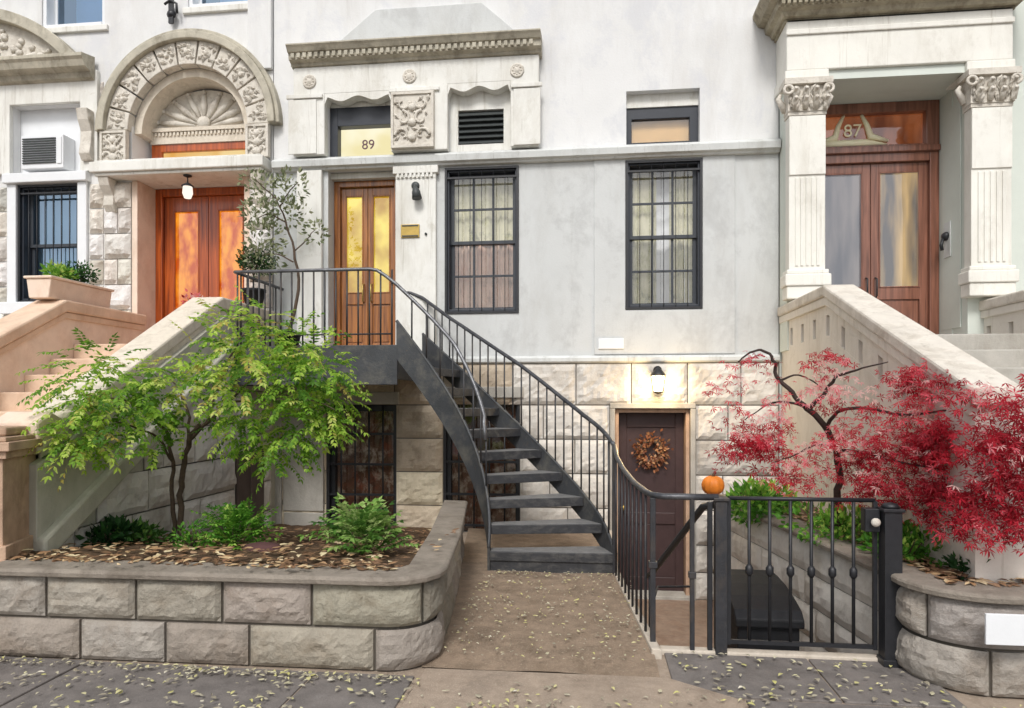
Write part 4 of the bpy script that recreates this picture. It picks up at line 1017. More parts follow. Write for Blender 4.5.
# ------------------------------------------------------------------ curved iron stair
T = thing('iron_staircase', (-.4, 6.2, 0), 'curved grey iron staircase with open treads climbing to the parlour door', 'staircase')
CX, CY, ZL, NT = -2.02, 6.20, 2.16, 10
RI, RO = (1.10, .80), (2.22, 1.93)
OUT = [(.22, 6.22), (.12, 6.50), (-.06, 6.75), (-.28, 6.97), (-.51, 7.15), (-.75, 7.31), (-1.0, 7.47), (-1.25, 7.63), (-1.5, 7.79), (-1.76, 7.96), (-2.02, 8.13)]
def ell(r, th, extra=0):
    """plan of the stair: th runs 0 (foot) .. pi/2 (landing); the inner string is a quarter ellipse, the outer a flatter curve"""
    if r is RI: return Vector((CX+(r[0]+extra)*math.cos(th), CY+(r[1]+extra)*math.sin(th), 0))
    t = th/(math.pi/2)*10
    def cr(t):
        i = max(0, min(9, int(math.floor(t)))); u = t-i
        P = [Vector(OUT[max(0, min(10, i+k))]) for k in (-1, 0, 1, 2)]
        if i == 0: P[0] = 2*P[1]-P[2]
        if i == 9: P[3] = 2*P[2]-P[1]
        return .5*((2*P[1])+(P[2]-P[0])*u+(2*P[0]-5*P[1]+4*P[2]-P[3])*u*u+(3*P[1]-P[0]-3*P[2]+P[3])*u**3)
    p = cr(t); d = (cr(t+.05)-cr(t-.05)).normalized()
    return Vector((p.x+d.y*extra, p.y-d.x*extra, 0))
dth = math.pi/2/NT; rs = ZL/NT
zn = lambda th: rs*(th/dth+1)                       # nosing line
for k in range(NT-1):
    b = MB(); t0, t1_ = k*dth, (k+1)*dth+.018; z = rs*(k+1)
    n = 6
    top = [ell(RI, t0+(t1_-t0)*i/n, .012) for i in range(1)]
    outl = [ell(RI, t0, .012), ell(RO, t0, -.012)]+[ell(RO, t0+(t1_-t0)*i/n, -.012) for i in range(1, n+1)]+[ell(RI, t1_-(t1_-t0)*i/n, .012) for i in range(n)]
    b.prism([(p.x, p.y) for p in outl], 'z', z-.028, z)
    b.build('tread', 'tread', T, bev=.004); b = MB()
    # turned-down front lip
    a, c = ell(RI, t0, .012), ell(RO, t0, -.012); d = (c-a).normalized(); nn = Vector((d.y, -d.x, 0))*.022
    b.prism([(a.x, a.y), (a.x+nn.x, a.y+nn.y), (c.x+nn.x, c.y+nn.y), (c.x, c.y)], 'z', z-.085, z+.0005)
    if k == 0:
        b.prism([((a+nn*.3).x, (a+nn*.3).y), ((c+nn*.3).x, (c+nn*.3).y), (c.x, c.y+.01), (a.x, a.y+.01)], 'z', .02, z-.086)
    b.build('nosing', 'nosing', T, bev=.005)
def stringer(r, lo, hi, ex0, ex1, th_end, m='stringer', n=48, thb=-.02):
    b = MB(); sec = []
    for i in range(n+1):
        th = thb+(th_end-thb)*i/n
        z = zn(th)
        z0, z1 = max(.02, z-lo), max(.06, z+hi)
        z1 = max(z1, z0+.04)
        p0, p1 = ell(r, th, ex0), ell(r, th, ex1)
        sec.append([b.bm.verts.new(q) for q in ((p0.x, p0.y, z0), (p1.x, p1.y, z0), (p1.x, p1.y, z1), (p0.x, p0.y, z1))])
    for A_, B_ in zip(sec, sec[1:]):
        for k in range(4): b.fv([A_[k], A_[(k+1) % 4], B_[(k+1) % 4], B_[k]])
    b.fv(sec[0]); b.fv(sec[-1][::-1])
    # rolled flange on the upper edge
    b.tube([ell(r, thb+(th_end-thb)*i/n, (ex0+ex1)/2)+Vector((0, 0, max(.06, zn(thb+(th_end-thb)*i/n)+hi))) for i in range(n+1)], .016, 6)
    return b.build('stringer', m, T)
stringer(RI, .34, .06, -.012, .010, math.pi/2)
stringer(RO, .24, .03, -.010, .012, math.pi/2)
# landing with deep fascia
b = MB(); b.box(-3.86, CX+.0, 7.0, 8.19, ZL-.03, ZL)
b.build('landing', 'tread', T, bev=.005)
MB().box(-3.86, CX+.01, 6.985, 7.01, ZL-.40, ZL+.02).box(-3.875, -3.85, 7.011, 8.19, ZL-.40, ZL+.02).box(CX-.02, CX+.005, 7.011, 8.19, ZL-.34, ZL-.031).build('fascia', 'stringer', T, bev=.005)
MB().box(-3.84, CX-.03, 7.02, 8.19, ZL-.30, ZL-.25).build('landing_underside', 'graystone', T)
# railings: outer over the stringer and down to the fence; inner from the landing
def rail_part(path, name, r=.02, m='railtop'): return MB().tube(path, r, 8).build(name, m, T)
RZ = [(0, 1.19), (.1, 1.31), (.2, 1.45), (.3, 1.62), (.4, 1.80), (.5, 1.98), (.7, 2.31), (.85, 2.56), (1.0, 2.84)]
N_ = 40
def zrail(th):
    t = th/(math.pi/2)
    for (a, za), (c, zc) in zip(RZ, RZ[1:]):
        if t <= c+1e-6: return za+(zc-za)*(t-a)/(c-a)
    return RZ[-1][1]
def zin(th): 
    t = th/(math.pi/2); return zn(th)+(.66 if t < .6 else .66-.22*(t-.6)/.4)
outer = [ell(RO, th)+Vector((0, 0, zrail(th))) for th in [math.pi/2*(1-i/N_) for i in range(N_+1)]]
orail = rail_part([Vector((-2.26, 8.17, 2.93)), Vector((-2.18, 8.15, 2.91))]+outer, 'handrail', .021)
bal = MB(); 
nb = 25
for i in range(nb):
    th = math.pi/2*(i+.3)/nb
    p = ell(RO, th); b = MB(); z0 = zn(th)-.02
    b.tube([(p.x, p.y, z0), (p.x, p.y, zrail(th)-.01)], .0095, 6); b.build('baluster', 'irong', orail)
inner = [ell(RI, th)+Vector((0, 0, zin(th))) for th in [math.pi/2*(1-i/N_*.74) for i in range(N_+1)]]
e = inner[-1]; inner += [e+Vector((.0, -.03, -.06)), e+Vector((.01, -.05, -.14)), e+Vector((.015, -.055, -.22))]
front = [(-3.83, 7.03, ZL+.83), (-3.0, 7.03, ZL+.83), (-2.32, 7.03, ZL+.83), (-2.24, 7.03, ZL+.815), (-2.14, 7.02, ZL+.75)]
irail = rail_part(front+inner, 'handrail', .019, 'railshine')  # paler colour carries the painted highlight
for i in range(8):
    th = math.pi/2*(i+2.3)/10.3; p = ell(RI, th); b = MB()
    b.tube([(p.x, p.y, zn(th)+.04), (p.x, p.y, zin(th)-.01)], .0095, 6); b.build('baluster', 'irong', irail)
for i in range(15):
    x = -3.80+.123*i; b = MB(); b.tube([(x, 7.03, ZL), (x, 7.03, ZL+.82)], .0095, 6); b.build('baluster', 'irong', irail)
MB().tube([(-3.80, 7.03, ZL+.14), (CX-.05, 7.03, ZL+.14)], .010, 6).build('bottom_rail', 'irong', irail)
srail = rail_part([(-3.83, 7.03, ZL+.83), (-3.83, 8.18, ZL+.83)], 'side_handrail', .019)
for i in range(8):
    yy = 7.16+.14*i; MB().tube([(-3.83, yy, ZL), (-3.83, yy, ZL+.82)], .0095, 6).build('baluster', 'irong', srail)

# fence along the sunk area, joined on to the stair rail
FE = thing('iron_fence', (.38, 5.2, 0), 'iron baluster fence along the walkway edge above the sunk entrance', 'fence')
p0 = outer[-1]
fx = lambda y_: .215+(.40-.215)*(6.2-y_)/1.9
rail = [p0, Vector((fx(6.0), 6.0, 1.10)), Vector((fx(5.6), 5.6, 1.035)), Vector((fx(5.1), 5.1, .995)), Vector((fx(4.6), 4.6, .99)), Vector((.40, 4.46, .99)), Vector((.46, 4.40, .99)), Vector((.80, 4.40, .99))]
MB().tube(rail, .021, 8).build('handrail', 'railtop', FE)
def zr(y_):
    for a, c in zip(rail, rail[1:]):
        if a.y >= y_ >= c.y: return a.z+(c.z-a.z)*(a.y-y_)/max(1e-6, a.y-c.y)
    return .99
for i in range(9):
    yy = 6.06-.18*i
    MB().tube([(fx(yy), yy, .055), (fx(yy), yy, zr(yy)-.01)], .010, 6).build('baluster', 'irong', FE)
def post(name, x, y_, z0, z1, r, m, parent, cap=True, knuckle=None):
    b = MB(); b.box(x-r, x+r, y_-r, y_+r, z0, z1)
    if knuckle: b.box(x-r*1.6, x+r*1.6, y_-r*1.6, y_+r*1.6, knuckle-.02, knuckle+.02)
    return b.build(name, m, parent, bev=.003)
post('post', .40, 4.44, .0, .975, .017, 'irong', FE, knuckle=.55); post('post', .64, 4.40, -.06, .975, .014, 'irong', FE, knuckle=.5)
post('post', fx(6.16), 6.16, .05, 1.14, .016, 'irong', FE)
o = thing('area_handrail', (.6, 5.0, 0), 'black sloping handrail descending behind the fence into the sunk entrance', 'handrail')
b = MB(); b.tube([(.80, 4.50, .93), (.74, 4.60, .90), (.50, 5.62, .20), (.48, 5.72, .15)], .024, 8); b.build('rail', 'iron', o)
MB().tube([(.49, 5.66, AZ), (.49, 5.66, .17)], .016, 6).build('post', 'iron', o); MB().tube([(.49, 5.66, -.12), (.62, 6.4, -.12), (.95, 6.45, -.12)], .011, 6).build('lower_bar', 'irong', o)

# gate and its posts
def gate_post(x, r, h, m, label):
    yy = 4.41 if m == 'irong' else 4.35
    o = thing('gate_post', (x, yy, 0), label, 'gate post')
    b = MB(); b.box(x-r, x+r, yy-r, yy+r, .0, h); b.box(x-r-.012, x+r+.012, yy-r-.012, yy+r+.012, h, h+.02); b.build('shaft', m, o, bev=.004)
    return o
o = gate_post(.815, .036, .97, 'irong', 'slim iron gate post on the hinge side beside the walkway fence')
MB().box(.735, .765, 4.395, 4.425, .0, .96).build('hinge_bar', 'iron', o, bev=.003)
o = gate_post(1.80, .050, .93, 'iron', 'thick black iron gate post carrying the lock, beside the curved planter corner')
b = MB(); b.lathe([(.055, .952), (.04, .975), (.0001, .985)], (1.80, 4.35, 0), 12); b.build('cap', 'iron', o)
MB().box(1.74, 1.86, 4.29, 4.40, .0, .05).build('foot', 'iron', o, bev=.004)
GT = thing('iron_gate', (1.3, 4.41, 0), 'black iron gate with knuckled balusters in front of the sunk steps', 'gate')
gx0, gx1 = .865, 1.735
MB().tube([(gx0, 4.41, .985), (gx1, 4.41, .985)], .014, 6).box(gx0-.012, gx0+.012, 4.398, 4.422, .07, .98).box(gx1-.012, gx1+.012, 4.398, 4.422, .07, .98).box(gx0+.013, gx1-.013, 4.40, 4.42, .075, .10).build('frame', 'iron', GT)
for i in range(6):
    x = gx0+(gx1-gx0)*(i+1)/7+.0
    b = MB(); b.tube([(x, 4.41, .101), (x, 4.41, .975)], .0105, 6); b.lathe([(.011, .50), (.024, .52), (.024, .555), (.011, .575)], (x, 4.41, 0), 8)
    b.build('baluster', 'iron', GT)
b = MB(); b.box(1.66, 1.745, 4.355, 4.365, .80, .94); b.box(1.66, 1.745, 4.366, 4.43, .80, .94); lk = b.build('lock_box', 'iron', GT, bev=.004)
MB().lathe([(.012, 0), (.012, -.02), (.025, -.026), (.027, -.042), (.016, -.054), (.0001, -.056)], (1.705, 4.355, .865), 14, 'y').build('knob', 'capgrey', lk)

# black bin with a rounded lid at the bottom of the right wall
o = thing('storage_bin', (1.2, 5.3, AZ), 'black bin with a rounded sloping lid behind the iron gate', 'bin')
prof = [(4.66, -.55), (4.66, .16), (4.70, .20), (4.9, .27), (5.2, .34), (5.5, .395), (5.8, .43), (6.1, .44), (6.1, -.7)]
MB().prism([(4.70, AZ+.1), (4.70, .09), (5.45, .20), (5.45, AZ+.02)], 'x', .98, 1.38).build('body', 'black', o, bev=.01)
MB().prism([(4.66, .095), (4.66, .15), (4.72, .20), (4.9, .245), (5.1, .275), (5.3, .285), (5.5, .28), (5.5, .23)], 'x', .96, 1.40).build('lid', 'black', o, bev=.01)

# ------------------------------------------------------------------ plants
HF = 683.0; YAW = rad(6.5)
def at(px, py, y_):
    """point of the photograph's line of sight in the plane y = y_"""
    u, v = (px-512)/HF, (400-py)/HF
    dx, dy = u*math.cos(YAW)-math.sin(YAW), u*math.sin(YAW)+math.cos(YAW)
    return Vector((dx/dy*y_, y_, 1.6+v/dy*y_))
def rvec(rn): 
    while True:
        v = Vector((rn.uniform(-1, 1), rn.uniform(-1, 1), rn.uniform(-1, 1)))
        if .05 < v.length < 1: return v
def leaflet(b, base, d, n, l, w, t, fold=.25):
    s_ = d.cross(n).normalized(); mid = base+d*l*.45; tip = base+d*l-n*l*.12
    up = n*w*fold
    b.face([base, mid+s_*w+up, tip, mid], t); b.face([base, mid, tip, mid-s_*w+up], t)
def frond(b, rn, base, d, length, ln, lw, nl, t, droop=.9):
    """compound leaf: paired leaflets along a drooping stalk"""
    p = base.copy(); d = d.normalized(); step = length/nl
    for i in range(nl):
        d = (d+Vector((0, 0, -droop*step*2.2))).normalized(); p = p+d*step
        side = d.cross(Vector((0, 0, 1)))
        if side.length < .1: side = Vector((1, 0, 0))
        side.normalize(); up = side.cross(d).normalized()
        for sgn in (-1, 1):
            dd = (side*sgn*.8+d*.55-Vector((0, 0, .25))+rvec(rn)*.25).normalized()
            leaflet(b, p, dd, (up+rvec(rn)*.5).normalized(), ln*rn.uniform(.7, 1.15), lw, max(0, min(1, t+rn.gauss(0, .10))))
    leaflet(b, p, d, up, ln, lw, t)
def simple_leaves(b, rn, c, R, n, l, w, tone=.5, ts=.2, up=.3, shell=.4):
    for _ in range(n):
        v = rvec(rn); v = v.normalized()*(v.length**shell)
        p = c+Vector((v.x*R[0], v.y*R[1], v.z*R[2]))
        d = (v+rvec(rn)*.9+Vector((0, 0, up))).normalized(); nn = rvec(rn).normalized()
        if abs(d.dot(nn)) > .95: continue
        leaflet(b, p, d, d.cross(nn).cross(d).normalized(), l*rn.uniform(.6, 1.2), w*rn.uniform(.8, 1.2), max(0, min(1, tone+rn.gauss(0, ts)+.15*v.z)))
def limb(b, pts, r0, r1, n=7, seed=0, sub=4, wob=.012):
    rn = random.Random(seed); P = [Vector(p) for p in pts]; out = []
    for i in range(len(P)-1):
        a, c = P[i], P[i+1]; pa, pc = P[max(i-1, 0)], P[min(i+2, len(P)-1)]
        for k in range(sub):
            t = k/sub
            q = .5*((2*a)+(c-pa)*t+(2*pa-5*a+4*c-pc)*t*t+(3*a-pa-3*c+pc)*t**3)
            out.append(q+Vector((rn.uniform(-wob, wob), rn.uniform(-wob, wob), 0)))
    out.append(P[-1]); m = len(out)
    b.tube(out, [r0+(r1-r0)*i/(m-1) for i in range(m)], n)
    return out

# green shrub of the near bed
sb = at(180, 528, 5.45); sb.z = zs_l(sb.x, sb.y)-.03
SH = thing('shrub_tree', sb, 'broad multi-stemmed shrub with bright drooping green leaves in the stone planter', 'shrub')
b = MB(); k0 = at(183, 470, 5.4); k1 = at(172, 462, 5.38)
limb(b, [sb, at(181, 495, 5.44), k0, at(190, 440, 5.35), at(200, 425, 5.3)], .026, .020, 8, 1)
limb(b, [sb+Vector((-.05, .02, 0)), at(172, 500, 5.45), k1, at(168, 435, 5.3), at(150, 415, 5.1), at(120, 400, 4.8), at(80, 395, 4.65)], .021, .006, 7, 2)
limb(b, [at(190, 440, 5.35), at(205, 425, 5.3), at(230, 400, 5.25), at(262, 370, 5.2), at(300, 345, 5.2)], .018, .005, 7, 3)
limb(b, [at(190, 440, 5.35), at(187, 410, 5.4), at(178, 388, 5.4), at(160, 370, 5.4)], .014, .004, 6, 4)
limb(b, [at(205, 425, 5.3), at(220, 380, 5.4), at(240, 340, 5.4), at(262, 318, 5.4)], .013, .004, 6, 5)
limb(b, [at(172, 462, 5.38), at(160, 440, 5.2), at(142, 430, 5.0), at(105, 420, 4.75), at(70, 425, 4.6)], .012, .003, 6, 6)
limb(b, [at(225, 402, 5.25), at(270, 400, 5.1), at(310, 400, 5.05), at(335, 410, 5.0)], .011, .003, 6, 7)
b.build('trunk', 'bark', SH)
b = MB(); rn = random.Random(12)
cl = [(84, 378, 24, .55), (100, 372, 28, .6), (130, 385, 28, .5), (74, 412, 20, .7), (92, 425, 28, .62), (84, 442, 16, .75), (125, 415, 28, .4), (155, 395, 26, .5), (150, 432, 22, .45), (180, 410, 22, .4), (178, 372, 24, .8), (205, 360, 26, .85),
      (235, 338, 26, .75), (265, 328, 26, .6), (292, 345, 24, .55), (245, 365, 30, .7), (278, 372, 30, .45), (310, 362, 26, .6), (322, 388, 24, .5), (300, 400, 28, .45), (265, 408, 28, .5), (240, 400, 24, .6), (318, 420, 20, .6), (290, 435, 22, .5), (262, 440, 20, .65), (338, 400, 12, .6), (275, 452, 16, .6), (300, 420, 22, .55), (330, 420, 14, .6), (238, 425, 16, .6), (305, 340, 22, .7), (325, 365, 20, .65), (215, 390, 20, .8), (110, 395, 26, .5), (70, 440, 10, .75), (255, 350, 26, .7), (298, 378, 26, .5)]
for (px, py, r, t) in cl:
    yy = (5.15 if px > 135 else 4.62)+rn.uniform(-.26, .26); c = at(px, py, yy); R = r/683*5.2*1.05
    for q in range(int(13+r*.64)):
        v = rvec(rn); v = v.normalized()*v.length**.5
        p = c+Vector((v.x*R, v.y*R*1.2, v.z*R*.85))
        frond(b, rn, p, Vector((v.x, v.y*1.0-.2, v.z*.4+.05))+rvec(rn)*.5, rn.uniform(.12, .25), rn.uniform(.036, .062), .0115, rn.randint(5, 8), max(0, min(1, t-.05+rn.gauss(0, .2))), 1.7)
b.build('crown', 'shrub', SH, recalc=False)

# low plants of the near bed
def bush(name, c, R, n, l, w, m, label, seed, tone=.5, cat='plant', stems=8, feather=False):
    o = thing(name, c, label, cat); rn = random.Random(seed)
    b = MB()
    for _ in range(stems):
        v = rvec(rn); b.tube([Vector(c), Vector(c)+Vector((v.x*R[0]*.4, v.y*R[1]*.4, R[2]*.6)), Vector(c)+Vector((v.x*R[0]*.8, v.y*R[1]*.8, R[2]*1.2))], [.007, .005, .003], 5)
    b.build('stem', 'bark', o)
    b = MB()
    for k in range(9):
        v = rvec(rn); cc = Vector(c)+Vector((v.x*R[0]*.6, v.y*R[1]*.6, R[2]*(.75+v.z*.5)))
        if feather:
            for q in range(max(4, n//60)):
                u = rvec(rn); p = cc+Vector((u.x*R[0]*.5, u.y*R[1]*.5, u.z*R[2]*.4))
                frond(b, rn, p, Vector((u.x, u.y-.2, .7+.5*u.z)), rn.uniform(.10, .20), l*rn.uniform(.6, 1.1), w, rn.randint(4, 7), max(0, min(1, tone+rn.gauss(0, .2))), 1.6)
            continue
        simple_leaves(b, rn, cc, (R[0]*rn.uniform(.4, .75), R[1]*.6, R[2]*rn.uniform(.4, .8)), n//9, l*rn.uniform(.65, 1.25), w, tone+rn.uniform(-.2, .2), .22)
    b.build('foliage', m, o, recalc=False)
    return o
def on_l(px, py, y_):
    p = at(px, py, y_); p.z = zs_l(p.x, p.y)-.01; return p
bush('bush', on_l(232, 540, 5.1), (.30, .28, .17), 1100, .05, .012, 'bright', 'fresh green feathery bush at the foot of the dark shutter in the planter', 3, .55, feather=True)
bush('bush', on_l(364, 555, 4.75), (.29, .28, .19), 1000, .06, .015, 'green', 'pale green leafy bush below the black basement grille', 4, .75, feather=True)
bush('bush', on_l(140, 540, 5.2), (.26, .2, .11), 420, .08, .016, 'green', 'low dull green plant beside the trunk of the shrub', 5, .35)
bush('bush', on_l(108, 538, 5.0), (.17, .2, .10), 260, .09, .022, 'dkgreen', 'dark low evergreen plant at the foot of the stoop wall', 6, .4)
bush('bush', on_l(190, 545, 4.9), (.13, .12, .12), 240, .05, .010, 'bright', 'small fresh green tuft between the shrub trunk and the feathery bush', 7, .5)
o = thing('stone', on_l(262, 540, 4.95), 'flat maroon stone lying on the soil of the planter', 'stone')
b = MB(); c = on_l(262, 540, 4.95)
b.lathe([(.10, -.02), (.15, .0), (.155, .025), (.13, .05), (.05, .065), (.0001, .066)], c, 14, 'z', .7); b.build('slab', 'maroon', o)
bush_o = None
# red maple
mb_ = at(838, 535, 5.55); mb_.z = .53
MP = thing('maple_tree', mb_, 'red-leaved Japanese maple with a bent dark trunk in the planter behind the gate', 'tree')
b = MB()
tr_ = [mb_, at(838, 505, 5.55), at(839, 475, 5.53), at(835, 447, 5.5), at(824, 425, 5.48), at(806, 408, 5.45)]
limb(b, tr_, .030, .022, 8, 11)
limb(b, [tr_[-1], at(792, 392, 5.45), at(778, 376, 5.5), at(774, 360, 5.5), at(762, 350, 5.5), at(748, 354, 5.5), at(738, 362, 5.55)], .020, .005, 7, 12)
limb(b, [at(808, 410, 5.45), at(822, 396, 5.4), at(836, 378, 5.35), at(856, 370, 5.2), at(888, 362, 5.05)], .019, .004, 7, 13)
limb(b, [at(826, 428, 5.48), at(838, 412, 5.35), at(865, 408, 5.1), at(905, 415, 4.8), at(950, 410, 4.5), at(1000, 415, 4.25)], .016, .004, 7, 14)
limb(b, [at(806, 408, 5.45), at(786, 402, 5.5), at(766, 405, 5.55), at(745, 420, 5.6)], .012, .004, 6, 15)
limb(b, [at(782, 380, 5.5), at(800, 375, 5.55), at(822, 388, 5.6)], .010, .004, 6, 16)
limb(b, [at(836, 450, 5.5), at(860, 452, 5.2), at(900, 462, 4.8), at(945, 470, 4.45)], .014, .005, 6, 17)
limb(b, [at(835, 447, 5.5), at(815, 445, 5.5), at(795, 455, 5.45), at(775, 462, 5.4)], .010, .004, 6, 18)
b.build('trunk', 'barkd', MP)
def maple_leaf(b, rn, p, size, t):
    n = (Vector((0, -.55, .8))+rvec(rn)*.8).normalized(); a = n.cross(Vector((rn.uniform(-1, 1), rn.uniform(-1, 1), rn.uniform(-1, 1)))).normalized(); c = n.cross(a)
    for k in range(5):
        an = rad(-100+50*k+rn.uniform(-10, 10)); d = a*math.cos(an)+c*math.sin(an)-n*.25; s_ = d.cross(n).normalized()*size*.10
        l = size*(1-.10*abs(k-2))*rn.uniform(.85, 1.1); m_ = p+d*l*.5
        b.face([p, m_+s_, p+d*l-Vector((0, 0, l*.15)), m_-s_], t)
b = MB(); rn = random.Random(33)
ml = [(745, 362, 20, 10, 5.55, 16, .85), (845, 400, 22, 14, 5.2, 22, .8), (850, 440, 20, 20, 5.15, 40, .6), (760, 440, 26, 20, 5.5, 40, .45), (770, 372, 16, 12, 5.5, 10, .8), (735, 388, 16, 14, 5.6, 14, .85), (752, 430, 24, 22, 5.55, 60, .55), (740, 450, 18, 14, 5.5, 34, .4), (768, 452, 20, 18, 5.5, 50, .6), (822, 362, 20, 12, 5.3, 44, .65), (818, 380, 22, 12, 5.45, 22, .8),
      (800, 440, 26, 26, 5.4, 40, .95), (815, 468, 24, 20, 5.35, 44, .95), (790, 470, 20, 18, 5.4, 28, .9), (770, 400, 20, 14, 5.5, 14, .9),
      (855, 465, 22, 30, 5.2, 110, .42), (862, 430, 22, 20, 5.1, 44, .7), (890, 445, 26, 26, 4.95, 130, .45), (905, 388, 26, 16, 4.85, 90, .62), (925, 400, 26, 18, 4.75, 60, .75), (900, 420, 24, 18, 4.85, 50, .6), (880, 480, 24, 20, 4.95, 100, .35),
      (925, 440, 28, 24, 4.7, 100, .45), (915, 482, 28, 24, 4.7, 140, .2), (950, 465, 30, 26, 4.55, 150, .4), (945, 430, 26, 16, 4.55, 60, .65), (975, 440, 30, 26, 4.4, 140, .35), (985, 400, 26, 20, 4.10, 60, .6), (965, 375, 18, 14, 4.4, 34, .65), (1000, 470, 30, 30, 3.98, 190, .35), (985, 500, 30, 20, 4.05, 140, .45), (1015, 430, 24, 26, 3.95, 150, .35), (1020, 500, 24, 24, 3.92, 150, .35), (1018, 395, 22, 20, 3.95, 70, .45), (1000, 440, 26, 26, 3.98, 120, .4), (955, 500, 28, 16, 4.5, 90, .3), (835, 430, 16, 16, 5.3, 14, .8), (875, 405, 20, 12, 5.0, 24, .7), (1035, 455, 26, 40, 3.9, 160, .35), (1010, 525, 24, 14, 3.95, 90, .5), (965, 520, 24, 12, 4.15, 60, .45), (915, 360, 20, 10, 4.75, 26, .7), (865, 385, 22, 10, 5.1, 26, .7), (790, 425, 26, 16, 5.45, 24, .9), (730, 410, 14, 14, 5.6, 16, .7)]
for (px, py, rx, ry, yy, n, t) in ml:
    if px < 850: n = int(n*1.7); t -= .12
    c = at(px, py, yy); k = yy/683
    for sub in range(max(2, n//14)):
        v = rvec(rn); sc = c+Vector((v.x*rx*k*1.0, v.y*(.16 if yy > 4.15 else .06), v.z*ry*k*1.1)); tt = t+rn.gauss(0, .24)
        for q in range(int(n*1.5/max(2, n//14))):
            v = rvec(rn); p = sc+Vector((v.x*.21, v.y*.16, v.z*.05-.09*(v.x*v.x+v.y*v.y)))
            if p.x > 2.17 and p.y > 4.1: p.x = 2.17-rn.uniform(0, .12)
            maple_leaf(b, rn, p, rn.uniform(.030, .055), max(0, min(1, tt+rn.gauss(0, .13))))
b.build('crown', 'red', MP, recalc=False)

def on_r(px, py, y_):
    p = at(px, py, y_); p.z = .53; return p
bush('bush', on_r(762, 500, 6.6), (.36, .45, .19), 1100, .085, .020, 'bright', 'bright green low bush at the far end of the right-hand planter by the pumpkin', 13, .55)
bush('bush', on_r(840, 520, 5.5), (.34, .45, .17), 1000, .075, .016, 'bright', 'green ground plant around the trunk of the red maple', 14, .5)
bush('bush', on_r(905, 545, 4.75), (.24, .30, .15), 800, .065, .014, 'bright', 'green leafy plant just behind the lock post of the gate', 15, .45)
bush('bush', on_r(965, 565, 4.35), (.13, .14, .08), 170, .06, .014, 'dkgreen', 'small dark plant in leaf litter at the front corner of the red maple bed', 16, .4)

# potted plants on the landings and in the planter box
bush('bush', (-5.85, 7.25, 2.92), (.12, .33, .15), 700, .05, .012, 'dkgreen', 'dense dark green plant at the back of the peach planter box', 23, .6)
bush('bush', (-5.84, 6.95, 2.92), (.12, .22, .09), 300, .07, .016, 'bright', 'bright green trailing plant at the front of the peach planter box', 24, .7)
def pot(c, r, h, m, label):
    o = thing('plant_pot', c, label, 'plant pot')
    b = MB(); b.lathe([(r*.7, 0), (r, h*.85), (r*1.1, h*.86), (r*1.1, h), (r*.95, h), (r*.9, h*.88), (.0001, h*.88)], c, 20); b.build('body', m, o); return o
pc = Vector((-4.02, 7.82, 2.83)); pot(pc-Vector((0, 0, .138)), .13, .24, 'black', 'dark pot under the round boxwood on the pale stoop wall')
bush('boxwood', pc+Vector((0, 0, .26)), (.24, .24, .20), 1700, .035, .010, 'dkgreen', 'round clipped dark boxwood in its pot on the pale stoop wall', 25, .5)
tb = Vector((-3.55, 7.75, ZL)); pot(tb, .14, .24, 'black', 'dark pot of the slim tree on the iron landing')
o = thing('potted_tree', tb+Vector((0, 0, .22)), 'slim sparse potted tree with pale leaves beside the parlour door', 'small tree')
b = MB()
A0 = tb+Vector((0, 0, .22))
limb(b, [A0, at(298, 290, 7.75), at(294, 250, 7.72), at(285, 220, 7.7), at(275, 195, 7.7)], .022, .007, 7, 41)
for (q0, q1, q2) in (((294, 252), (306, 240), (316, 228)), ((286, 222), (268, 214), (256, 220)), ((280, 206), (290, 190), (298, 182)), ((278, 200), (262, 186), (254, 176)), ((294, 262), (276, 254), (262, 256))):
    limb(b, [at(*q0, 7.72), at(*q1, 7.7), at(*q2, 7.68)], .010, .004, 5, q0[0])
b.build('trunk', 'bark', o)
b = MB(); rn = random.Random(42)
for (px, py, r, n) in ((270, 195, 22, 170), (292, 185, 16, 110), (258, 215, 18, 150), (265, 240, 20, 170), (300, 215, 12, 40), (315, 232, 12, 60), (285, 215, 16, 80), (252, 180, 12, 60), (265, 258, 18, 150)):
    c = at(px, py, 7.7); R = r/683*7.7; simple_leaves(b, rn, c, (R, R, R), n, .075, .016, .5, .25)
b.build('crown', 'pale', o, recalc=False)
fc = Vector((-4.42, 7.3, 2.22)); pot(fc, .13, .22, 'terra', 'terracotta pot of flowering stems in front of the orange door')
bush('flower', fc+Vector((0, 0, .2)), (.18, .15, .28), 260, .06, .014, 'red', 'reddish flowering stems before the orange door', 44, .7, 'flower')
bush('bush', fc+Vector((.18, -.1, .16)), (.14, .12, .12), 220, .05, .013, 'bright', 'bright yellow-green sprig under the reddish flowers by the orange door', 45, .9)

